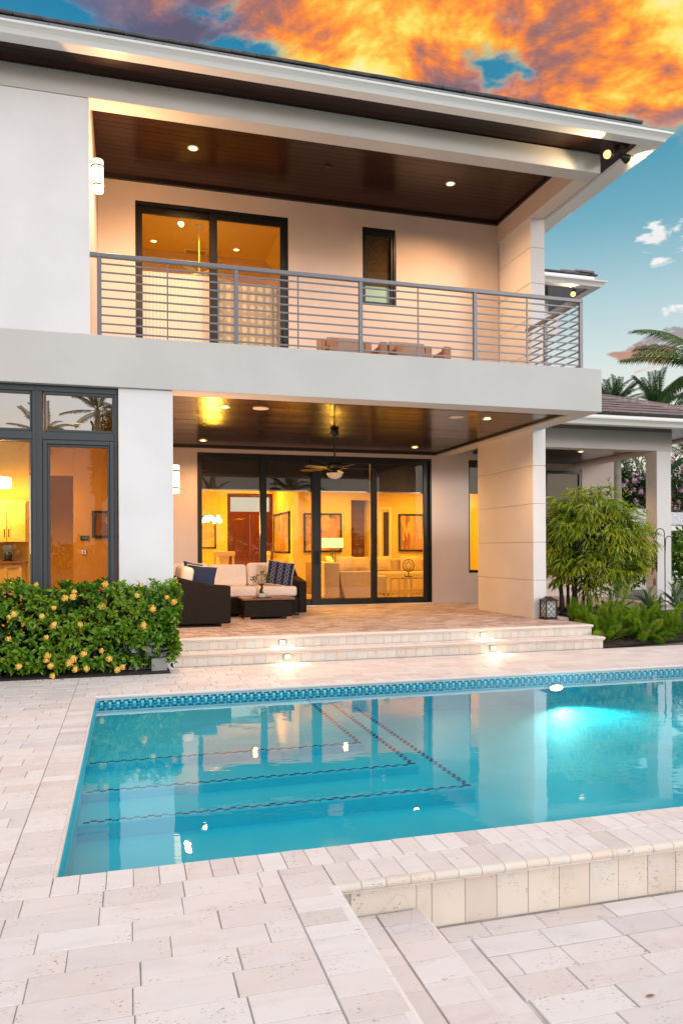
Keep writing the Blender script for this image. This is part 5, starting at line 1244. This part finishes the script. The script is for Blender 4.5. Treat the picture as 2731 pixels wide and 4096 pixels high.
for (zx, zy, s_) in FL_:
    # zoomed picture coordinates turned into a place on the hedge's own front face
    u = (zx / 2.0632 - 1365.5) / 3034.1; v_ = -(zy / 2.0632 + 2280 - 2198.2) / 3034.1
    d_ = rt2 * u + up2 * v_ + fw; yy = 9.66
    for _ in range(3):
        P_ = V((0, 0, 1.54)) + d_ * (yy / d_.y); yy = hfront(P_.x) - .05
    blossom(P_ + V((0, -.03, 0)), V((0, -1, .3)), .044 * s_, hd, rg)
q = MB()
for i in range(70):
    x = -1.3 + 1.8 * rg.random(); p = V((x, hfront(x) - .03 - abs(rg.gauss(0, .06)), .006)); leafquad(q, p, (rg.gauss(0, 1), rg.gauss(0, 1), rg.gauss(0, .08)), (0, 0, 1), rg.uniform(.02, .05), rg.uniform(.008, .02))
o = q.build('fallen_leaves', 'dryleaf'); o['kind'] = 'stuff'
for i, (x, y, L) in enumerate(((2.0, 2.62, .05), (1.55, 8.9, .03), (-.50, 6.2, .018), (-.85, 7.2, .018))):
    q = MB(); leafquad(q, (x, y, (-.272 if i == 0 else .004)), (1, .1 * i, 0), (0, 0, 1), L, L * .3); o = q.build('dead_leaf', 'dryleaf'); tag(o, ('dry orange leaf lying on the lower deck tiles', 'dry speck of leaf on the far poolside paving', 'tiny dark leaf scrap on the left coping stones', 'tiny dark leaf scrap on the paving left of the pool')[i], 'leaf')

# --- raised bed on the right
g = MB(); N = 14; vs = []
for j in range(N + 1):
    for i in range(N + 1):
        x = 7.035 + i / N * 5.2; y = 10.17 + (x - 7.0) * .24 + j / N * (13.60 - 10.17 - (x - 7.0) * .24); vs.append((x, y, .004 + .22 * min(1, j / N * 1.4) + (.012 * random.random() if 0 < j else 0)))
g.add(vs, [(j * (N + 1) + i, j * (N + 1) + i + 1, (j + 1) * (N + 1) + i + 1, (j + 1) * (N + 1) + i) for j in range(N) for i in range(N)]); struct('planting_bed', g, 'soil', smooth=True)
q = MB()
for i in range(260):
    x = 7.06 + 2.6 * rg.random(); p = V((x, 10.20 + (x - 7.0) * .24 + .40 * rg.random() ** 1.3, .02 + .03 * rg.random())); leafquad(q, p, (rg.gauss(0, 1), rg.gauss(0, .5), rg.gauss(0, .15)), (0, 0, 1), rg.uniform(.03, .11), rg.uniform(.008, .018))
q.build('mulch_chips', 'dryleaf')['kind'] = 'stuff'
def bedz(x, y): 
    y0 = 10.17 + (x - 7.0) * .24; return .004 + .22 * min(1, max(0, (y - y0) / (13.6 - y0)) * 1.4)

# --- bamboo clump
bb = thing('bamboo_plant', 'bushy yellow green bamboo plant beside the white pier', 'bamboo', (8.3, 13.0, .2)); bx, by = 8.28, 12.95
rg = random.Random(8); stems = []
for i, (dx_, dy_, r_) in enumerate(((-.22, .0, .055), (.0, -.08, .070), (.10, .08, .05), (.22, .0, .035), (-.02, .12, .04), (.34, .03, .016))):
    x, y = bx + dx_, by + dy_; lean = V((dx_ * 1.1 + rg.uniform(-.1, .1), dy_ + rg.uniform(-.1, .1), 0)); pts = []; rr = []
    for k in range(9):
        t_ = k / 8; pts.append((x + lean.x * t_ * t_ * 1.2, y + lean.y * t_ * t_, .16 + t_ * 2.1)); rr.append(r_ * (1 - .85 * t_) * (1.12 if k % 2 else .92))
    MB().tube(pts, rr, 8).build('cane', 'bark', bb, smooth=True); stems.append(pts)
lv = []; tw = MB()
def crown_ok(x, z):
    # lopsided dome: rises to the left, hangs to the right
    return True
cl = 0
while cl < 760:
    u = rg.uniform(-1, 1); w_ = rg.uniform(-1, 1); v_ = rg.uniform(-1, 1)
    if u * u + v_ * v_ + w_ * w_ > 1: continue
    x = bx + .50 + u * 1.22; y = by - .05 + v_ * .75; z = 1.70 + w_ * (1.10 - .14 * u)
    if x > 9.0 and z > 2.62 - (x - 9.0) * .75: continue
    if u * u + v_ * v_ * .9 + w_ * w_ < .30 and rg.random() < .6: continue
    if z < .66 + .22 * math.sin(x * 4): continue
    cl += 1
    p = V((x, y, z)); out_ = V((u, v_ - .25, w_ * .5)).normalized()
    tw.tube([p - out_ * .22 - V((0, 0, .02)), p], [.004, .002], 4, False)
    k_ = rg.randint(5, 8); hang = V((out_.x * .8, out_.y * .8, rg.uniform(-.75, .25))); s1 = hang.cross(V((.1, .1, 1))).normalized()
    for j in range(k_):
        a = (j / (k_ - 1) - .5) * rg.uniform(1.5, 2.3); dv = (hang.normalized() * math.cos(a) + s1 * math.sin(a) + V((0, 0, rg.gauss(-.12, .22)))).normalized()
        lv.append((p + V((rg.gauss(0, .012), rg.gauss(0, .012), rg.gauss(0, .02))), dv, V((rg.gauss(0, .3), -.5, 1)), rg.uniform(.18, .31), rg.uniform(.026, .042)))
for k in range(3):
    px_ = (bx + .58, bx + .95, bx - .25)[k]; top = (2.86, 2.66, 2.55)[k]
    for j in range(10):
        z = top - .35 + j * .035; a = rg.random() * 6.28; lv.append((V((px_ + rg.gauss(0, .02), by - .3, z)), V((math.cos(a), math.sin(a) * .5, .7)).normalized(), V((0, -.5, 1)), rg.uniform(.10, .18), .018))
shade_lv = []  # darker filler leaves, their colour imitating shade inside the clump
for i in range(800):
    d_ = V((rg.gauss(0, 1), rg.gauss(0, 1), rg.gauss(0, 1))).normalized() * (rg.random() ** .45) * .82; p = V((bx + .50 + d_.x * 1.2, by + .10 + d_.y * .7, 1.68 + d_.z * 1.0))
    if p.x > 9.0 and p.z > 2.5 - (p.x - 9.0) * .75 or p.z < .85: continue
    shade_lv.append((p, V((rg.gauss(0, 1), rg.gauss(0, .6), -.5 + rg.gauss(0, .5))).normalized(), V((rg.gauss(0, .5), -.5, 1)), rg.uniform(.18, .28), rg.uniform(.03, .045)))
leaves(bb, shade_lv, 'shadedbamboo', None, 0, .2)
tw.build('twig', 'bark', bb)['kind'] = 'stuff'
leaves(bb, lv, 'bamboo', [leafmesh('leaf', 'bamboo', .2, .025, .2, 1.5), leafmesh('leaf', 'bamboo', .2, .022, .1, 2.5), leafmesh('leaf', 'bamboo', .2, .029, .25, .6)], 300, .2)

# --- purple ground plants at its foot
pg = thing('purple_ground_plant', 'dark purple leaved ground cover round the bamboo foot', 'plant', (8.2, 12.6, .2)); q = MB(); rg = random.Random(4); its = []
for i in range(620):
    x = rg.uniform(7.15, 9.35); y = rg.uniform(11.95, 13.2); zb = bedz(x, y); dv = V((rg.gauss(0, 1), rg.gauss(0, .8), rg.uniform(.2, 1.5))).normalized()
    its.append((V((x, y, zb + .12 * rg.random())), dv, V((0, 0, 1)), rg.uniform(.09, .19), rg.uniform(.022, .036)))
leaves(pg, its, 'purple', [leafmesh('leaf', 'purple', .14, .03, .3, 1.2)], 120, .14)

# --- foxtail ferns: plumes of fine needles
def plume(L, R0, rg, bend=.35, n=420):
    q = MB(); pts = []; d_ = V((0, 0, 1)); p = V((0, 0, 0)); K = 9
    for k in range(K): pts.append(p.copy()); d_ = (d_ + V((bend / K * (1 + k * .25), 0, 0))).normalized(); p += d_ * (L / (K - 1))
    q.tube(pts, [.005 * (1 - .7 * k / K) for k in range(K)], 4, False)
    for i in range(n):
        t_ = .08 + .92 * rg.random(); k = min(K - 2, int(t_ * (K - 1))); f = t_ * (K - 1) - k; c = pts[k].lerp(pts[k + 1], f); ax = (pts[k + 1] - pts[k]).normalized()
        a = rg.random() * 6.283; s1 = ax.cross(V((.2, 1, .1))).normalized(); s2 = ax.cross(s1); rad = s1 * math.cos(a) + s2 * math.sin(a)
        R_ = R0 * (math.sin(min(1, t_ * 1.25 + .12) * math.pi * .5) * (1 - t_ ** 3) + .12) * rg.uniform(.75, 1.15)
        dv = (rad + ax * rg.uniform(.4, .9)).normalized(); tip = c + dv * R_ * 1.25; w_ = dv.cross(rad + V((.1, .2, .3))).normalized() * .0042
        q.add([c + w_, c - w_, tip - w_ * .4, tip + w_ * .4], [(0, 1, 2, 3)])
    return q
rg = random.Random(31); PL = []
for L_, R_, b_ in ((.44, .068, .15), (.38, .062, .5), (.50, .070, .3), (.32, .058, .9)):
    q = plume(L_, R_, rg, b_); me = bpy.data.meshes.new('frond'); me.from_pydata(q.v, [], q.f); me.materials.append(M['fern']); PL.append(me)
M['deadfern'] = simple('dry_fern_stem', (.22, .15, .08), .9, var=.3, nscale=200); q = plume(.5, .05, rg, .4, 60); DP = bpy.data.meshes.new('dry_frond'); DP.from_pydata(q.v, [], q.f); DP.materials.append(M['deadfern'])
FERN = [(8.15, 10.72, .95, 'low foxtail fern at the front edge of the bed, over the mulch chips'), (8.95, 10.98, 1.0, 'foxtail fern at the front edge near the right side of the photo'), (7.42, 10.72, 1.0, 'foxtail fern nearest the end of the porch steps'), (7.95, 11.05, 1.0, 'foxtail fern second from the porch steps, sprawling over the mulch'), (8.55, 11.30, 1.05, 'foxtail fern in the middle of the bed, in front of the agave'), (9.2, 11.65, 1.05, 'foxtail fern at the right edge of the photo, leaning over the mulch'), (7.75, 11.75, .95, 'foxtail fern behind the others, close to the bamboo'), (8.6, 12.3, .95, 'foxtail fern against the pavilion plinth')]
for (x, y, s_, lb) in FERN:
    zb = bedz(x, y); t_ = thing('foxtail_fern', lb, 'fern', (x, y, zb), 'foxtail ferns in the planting bed')
    for k in range(20):
        a = 2.399 * k + rg.random() * .5; tilt = R(rg.choice((2, 8, 15, 26, 40, 60)) + rg.uniform(-6, 6)); r0 = .20 * rg.random()
        link('frond', rg.choice(PL), t_, (x + r0 * math.cos(a), y + r0 * math.sin(a), zb), rot=(0, tilt, a), scale=(s_ * rg.uniform(.95, 1.35),) * 3)
    for k in range(3): a = rg.random() * 6.28; link('dry_frond', DP, t_, (x, y, zb), rot=(0, R(rg.uniform(30, 60)), a - 1.2))
# --- agaves
def agave(x, y, s_, lb, nl=22):
    zb = bedz(x, y) if x < 12 else .2; t_ = thing('agave', lb, 'agave', (x, y, zb), 'grey green agaves')
    q = MB(); K = 7; vs = []
    for k in range(K + 1):
        f = k / K; w_ = .046 * math.sin(min(1, f * 1.5 + .35) * math.pi * .5) * (1 - f ** 2.6) + .001; yy = f * .60; zz = .10 * math.sin(f * 2.2) - .10 * f * f
        vs += [(-w_, yy, zz + w_ * .45), (0, yy, zz), (w_, yy, zz + w_ * .45)]
    q.add(vs, [(k * 3 + j, k * 3 + j + 1, k * 3 + 4 + j, k * 3 + 3 + j) for k in range(K) for j in (0, 1)]); me = bpy.data.meshes.new('leaf'); me.from_pydata(q.v, [], q.f); me.materials.append(M['agave']); me.polygons.foreach_set('use_smooth', [True] * len(me.polygons))
    for k in range(nl):
        a = 2.399 * k; el = R(14 + 68 * (k / nl) + rg.uniform(-6, 6)); link('leaf', me, t_, (x, y, zb + .06 + .004 * k), rot=(el, 0, a), scale=(s_ * rg.uniform(.8, 1.1) * (1.08 - .3 * k / nl),) * 3)
agave(9.85, 12.75, 1.0, 'grey green agave rosette standing behind the ferns by the metal hook'); agave(10.7, 13.0, 1.1, 'grey green agave rosette at the right edge of the photo')

# --- shepherd's hook with wind chime
hx, hy = 10.66, 13.28
t_ = thing('shepherd_hook', 'double black metal garden hook in front of the pavilion column', 'garden hook', (hx, hy, .2))
MB().tube([(hx, hy, .15), (hx, hy, 1.40)], .010, 8).build('pole', 'black', t_)
def arc(x0, z0, r, a0, a1, n=12): return [(x0 + r * math.cos(R(a0 + (a1 - a0) * k / n)), hy, z0 + r * math.sin(R(a0 + (a1 - a0) * k / n))) for k in range(n + 1)]
MB().tube([(hx, hy, 1.40), (hx - .012, hy, 1.80)] + arc(hx - .115, 1.84, .105, 10, 165, 12) + [(hx - .24, hy, 1.77), (hx - .27, hy, 1.74), (hx - .30, hy, 1.79), (hx - .305, hy, 1.86)], .009, 8).build('hook_arm', 'black', t_, smooth=True)
MB().tube([(hx, hy, 1.38), (hx + .015, hy, 1.66)] + arc(hx + .10, 1.70, .085, 170, 10, 10) + [(hx + .20, hy, 1.66), (hx + .225, hy, 1.69)], .009, 8).build('hook_arm', 'black', t_, smooth=True)
t_ = thing('wind_chime', 'black tube wind chime hanging from the garden hook', 'wind chime', (hx - .27, hy, 1.0)); cx_ = hx - .27
MB().tube([(cx_, hy, 1.735), (cx_ + .012, hy, 1.70), (cx_ - .01, hy, 1.67), (cx_, hy, 1.62)], .004, 6).build('ring', 'darkmetal', t_); MB().lathe([(.066, 0), (.066, .014)], (cx_ + .015, hy, 1.575), 16).build('top_disc', 'terracotta', t_)
for k in range(5):
    a = 2 * math.pi * k / 5 + .3; MB().tube([(cx_ + .015 + .048 * math.cos(a), hy + .048 * math.sin(a), 1.52), (cx_ + .015 + .048 * math.cos(a), hy + .048 * math.sin(a), 1.10 - .05 * (k % 3))], .013, 8).build('tube', 'black', t_)
MB().tube([(cx_ + .015, hy, 1.57), (cx_ + .015, hy, .92)], .0015, 4).build('cord', 'wire', t_); MB().lathe([(.05, 0), (.05, .012)], (cx_ + .015, hy, 1.26), 12).build('striker', 'terracotta', t_)
MB().prism([(cx_ - .005, .77), (cx_ + .035, .77), (cx_ + .05, .81), (cx_ + .035, .925), (cx_ - .005, .925), (cx_ - .02, .81)], 'y', hy - .006, hy + .006).build('wind_sail', 'terracotta', t_)

# ------------------------------------------------------------------ palms, shrubs and the neighbour beyond
def frond(L, rg, droop=1.0, nl=44, w=.05, ll=.55, m='palm', hang=.6):
    q = MB(); pts = []; K = 10
    for k in range(K + 1):
        f = k / K; pts.append(V((0, L * f * (1 - .16 * droop * f), L * (.30 * f - .62 * droop * f * f))))
    q.tube(pts, [.028 * (1 - .85 * k / K) for k in range(K + 1)], 5, False)
    for i in range(nl):
        f = .14 + .86 * (i + .5) / nl; k = min(K - 1, int(f * K)); c = pts[k].lerp(pts[k + 1], f * K - k); ax = (pts[k + 1] - pts[k]).normalized()
        for sd_ in (-1, 1):
            l_ = ll * L / 3 * (math.sin(min(1, f * 1.3 + .18) * math.pi * .55) * (1.15 - .65 * f)) * rg.uniform(.85, 1.1)
            dv = (V((sd_, 0, 0)) + ax * .62 + V((0, 0, -hang * rg.uniform(.5, 1.2)))).normalized(); mid = c + dv * l_ * .55; tip = c + (dv + V((0, 0, -.32))).normalized() * l_; wv = ax * (w * .5)
            q.add([c - wv * .5, c + wv * .5, mid + wv, mid - wv, tip], [(0, 1, 2, 3), (3, 2, 4)])
    me = bpy.data.meshes.new('frond'); me.from_pydata(q.v, [], q.f); me.materials.append(M[m]); return me
rg = random.Random(17)
FR = {m: [frond(3.0, rg, dr, 46, .05, .62, m, hg) for dr, hg in ((.75, .5), (1.15, .9), (.4, .35))] for m in ('palm', 'palmlit')}
def palm_tree(x, y, H, s_, lb, n=16, m='palm', r=.16, lean=(0, 0), up=(70, -35), trunk='palmtrunk', cat='palm tree', a0=0.):
    t_ = thing('palm_tree', lb, cat, (x, y, -.1)); pts = [(x + lean[0] * (k / 8) ** 2, y + lean[1] * (k / 8) ** 2, -.1 + (H + .1) * k / 8) for k in range(9)]
    MB().tube(pts, [r * (1.15 - .35 * k / 8) for k in range(9)], 10).build('trunk', trunk, t_, smooth=True); tx, ty = pts[-1][0], pts[-1][1]
    for k in range(n):
        el = R(up[0] + (up[1] - up[0]) * (k / (n - 1)) + rg.uniform(-8, 8)); link('frond', FR[m][k % 3], t_, (tx, ty, H), rot=(el, rg.uniform(-.3, .3), 2.399 * k + a0), scale=(s_ * rg.uniform(.85, 1.1),) * 3)
def at(px, py, Y): 
    d_ = rt2 * ((px - 1365.5) / 3034.1) - up2 * ((py - 2198.2) / 3034.1) + fw; return V((0, 0, 1.54)) + d_ * (Y / d_.y)
c = at(2450, 1650, 27); palm_tree(c.x, c.y, c.z, .60, 'palm with upright fronds just right of the balcony slab, behind the tiled roof', 20, 'palm', .15, up=(88, 25))
c = at(2618, 1640, 25); palm_tree(c.x, c.y, c.z, .62, 'dark palm with swept fronds above the middle of the tiled roof', 22, 'palm', .15, up=(82, 5), a0=1.1)
c = at(2840, 1470, 16); palm_tree(c.x, c.y, c.z, .80, 'bright near palm whose drooping fronds enter at the right edge', 22, 'palmlit', .15, up=(50, -48), a0=.4)
c = at(2760, 1830, 22); palm_tree(c.x, c.y, c.z, .60, 'dark drooping palm behind the pavilion column at the right edge', 15, 'palm', .15, up=(50, -45), a0=2.0)
c = at(2466, 1900, 19.5); palm_tree(c.x, c.y, 4.55, .42, 'pale ringed palm trunk standing at the corner of the wing wall', 14, 'palm', .145, up=(40, -40))
def shrub(name, x, y, z0, rx, ry, rz, nl, ls, m, lb, cat, flowers=0, rg=rg, trunkh=0.):
    t_ = thing(name, lb, cat, (x, y, z0)); q = MB()
    if trunkh:
        for k in range(4): q.tube([(x + (k - 1.5) * .08, y, z0 - trunkh), (x + (k - 1.5) * .35, y + (k % 2) * .3, z0 + rz * .4)], [.06, .02], 6)
        q.build('trunk', 'bark', t_); q = MB()
    lobes = [(V((rg.uniform(-.75, .75) * rx, rg.uniform(-.7, .7) * ry, rg.uniform(-.6, .75) * rz)), rg.uniform(.28, .5)) for _ in range(18)]
    pts_ = []
    for i in range(nl):
        lc, lr = rg.choice(lobes); d_ = V((rg.gauss(0, 1), rg.gauss(0, 1), rg.gauss(0, 1))).normalized(); k = rg.random() ** .4; p = V((x, y, z0 + rz)) + lc + V((d_.x * rx * lr, d_.y * ry * lr, d_.z * rz * lr)) * k
        if p.z < z0 - .05: continue
        leafquad(q, p, (d_ + V((rg.gauss(0, .6), rg.gauss(0, .6), rg.gauss(0, .6)))), d_ + V((0, 0, .7)), ls * rg.uniform(.7, 1.2), ls * .5); pts_.append((p, d_, k))
    q.build('foliage', m, t_)['kind'] = 'stuff'
    ff = [a for a in pts_ if a[2] > .93 and a[1].y < .3]
    for k in range(min(flowers, len(ff))):
        p, d_, _ = rg.choice(ff); q = MB(); r0 = rg.uniform(.09, .17)
        for j in range(42):
            e = V((rg.gauss(0, 1), rg.gauss(0, 1), rg.gauss(0, 1))).normalized(); c0 = p + e * r0 * rg.uniform(.5, 1); t1 = e.cross(V((.3, .2, .9))).normalized(); t2_ = e.cross(t1); sz = .040; q.add([c0 + t1 * sz, c0 + t2_ * sz, c0 - t1 * sz, c0 - t2_ * sz], [(0, 1, 2, 3)])
        q.build('blossom_cluster', 'pink', t_)
c = at(2530, 2060, 30); shrub('flowering_tree', c.x, c.y, 1.3, 1.6, 1.0, 2.1, 6500, .17, 'darkleaf', 'dark green tree with pink blossoms seen between wing wall and column', 'tree', 95, trunkh=1.2)
c = at(2725, 2020, 28); shrub('flowering_tree', c.x, c.y, 1.3, 1.0, .9, 2.2, 4200, .17, 'darkleaf', 'pink blossoming tree right of the pavilion column', 'tree', 80, trunkh=1.2)
c = at(2720, 2200, 17.5); shrub('clusia_hedge', c.x + .35, c.y, -.0, .85, .45, 1.02, 1700, .16, 'hedgeleaf', 'dense round leaved green hedge right of the pavilion column', 'hedge')
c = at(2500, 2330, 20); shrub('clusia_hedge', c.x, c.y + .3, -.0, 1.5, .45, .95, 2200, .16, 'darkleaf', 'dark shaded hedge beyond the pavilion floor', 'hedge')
# neighbour with the white roof
nb = thing('neighbour_house', 'low neighbouring house with a white washed tile roof behind the column', 'house', (17, 24, 0)); c0 = at(2480, 2085, 24); c1 = at(2900, 2075, 24)
MB().box(14.0, 24, 24.6, 30, -.2, 2.2).build('wall', 'grey', nb); ez = 2.36
MB().box(13.2, 25, 24.0, 24.12, ez - .16, ez).build('gutter', 'trim', nb); rfn = MB().add([(13.0, 24.05, ez + .02), (25, 24.05, ez + .02), (25, 29, ez + .95), (16.5, 29, ez + .95)], [(0, 1, 2, 3)]).build('roof', 'roofwhite', nb)
tw_ = MB().box(-.5, .5, -.02, .40, 0, .06).mesh('roof_tile', 'roofwhite', bevel=.008, seg=1)
for rr in range(9):
    for i in range(24):
        x = 13.1 + rr * .26 + (i + .5 * (rr % 2)) * .33
        link('roof_tile', tw_, rfn, (x, 24.02 + rr * .40, ez + .03 + rr * .40 * .186), scale=(.32, 1, 1), rot=(math.atan(.186) - .05, 0, random.gauss(0, .01)))
n2_ = thing('neighbour_house', 'distant house with an orange clay roof glimpsed beside the palm trunk', 'house', (18, 40, 0)); c = at(2488, 1965, 40)
MB().box(c.x - 1.5, c.x + 5, 40, 44, 0, 3.9).build('wall', 'white', n2_); M['clay'] = simple('orange_clay_roof', (.42, .15, .08), .8, var=.3, nscale=60); MB().prism([(39.5, 3.8), (44.5, 3.8), (42, 5.3)], 'x', c.x - 1.9, c.x + 5.4).build('roof', 'clay', n2_)
for i, (ya, yb, lb) in enumerate(((1879, 1886, 'upper thin power line'), (1907, 1913, 'middle thin power line'), (1938, 1944, 'lower thin power line'))):
    a = at(2380, ya, 34); b = at(2760, yb, 34); o = MB().tube([a, a.lerp(b, .5) - V((0, 0, .06)), b], .014, 4).build('power_line', 'wire'); tag(o, lb + ' crossing behind the pavilion column', 'cable', 'power lines behind the garden')
# far tree belt closing the horizon
q = MB(); rg2 = random.Random(77)
for i in range(3000):
    x = rg2.uniform(12, 75); hh = 2.6 + 1.0 * math.sin(x * .7) + .7 * math.sin(x * 1.9 + 1); p = V((x, 60 + rg2.uniform(0, 6), hh * rg2.random() ** .6)); d_ = V((rg2.gauss(0, 1), -.5, rg2.gauss(.3, .8))); leafquad(q, p, d_, V((0, -.5, 1)), rg2.uniform(.5, 1.0), rg2.uniform(.3, .5))
o = q.build('far_tree_belt', 'darkleaf'); o['kind'] = 'stuff'
# behind the camera: the garden that the windows and the pool mirror
for (x, y, H, s_, a_, lb) in ((-1.3, -16, 7.9, .62, .3, 'tall palm in the garden opposite the window wall'), (-3.6, -17, 6.9, .6, 1.3, 'second palm in the garden opposite the window wall'), (-7.4, -16, 3.9, .7, 2.0, 'short palm at the left of the opposite garden'), (10, -16, 5.2, .8, .8, 'palm opposite the porch doors'), (5.5, -20, 4.6, .8, 1.8, 'far palm opposite the porch doors')):
    palm_tree(x, y, H, s_, lb, 16, 'palm', .16, up=(75, -30), a0=a_)
q = MB()
for i in range(2600):
    x = rg2.uniform(-22, 24); hh = 2.1 + .5 * math.sin(x * .9) + .35 * math.sin(x * 2.3); p = V((x, -19 - rg2.uniform(0, 1.5), hh * rg2.random() ** .5)); leafquad(q, p, (rg2.gauss(0, 1), rg2.gauss(0, 1), rg2.gauss(.3, .8)), V((0, .5, 1)), rg2.uniform(.4, .7), rg2.uniform(.22, .35))
o = q.build('garden_tree_belt', 'darkleaf'); o['kind'] = 'stuff'
shrub('garden_tree', -.3, -18, 3.6, 1.3, 1.0, 2.6, 4200, .30, 'darkleaf', 'dense dark tree in the garden opposite the window wall', 'tree', trunkh=3.6)
shrub('garden_tree', 7.5, -19, 1.2, 2.4, 1.2, 2.0, 4200, .30, 'darkleaf', 'dense dark tree in the garden opposite the porch doors', 'tree', trunkh=1.2)
# a wisp of dry grass left on the step
o = MB().tube([(1.10, 3.33, -.155), (1.13, 3.30, -.10), (1.19, 3.32, -.06), (1.24, 3.33, -.08), (1.26, 3.30, -.16), (1.20, 3.18, -.158), (1.13, 3.16, -.158), (1.12, 3.22, -.157), (1.18, 3.25, -.156)], .0004, 4).build('grass_wisp', 'dryleaf'); tag(o, 'curled dry grass wisp on the lower step by the pool wall', 'grass wisp')
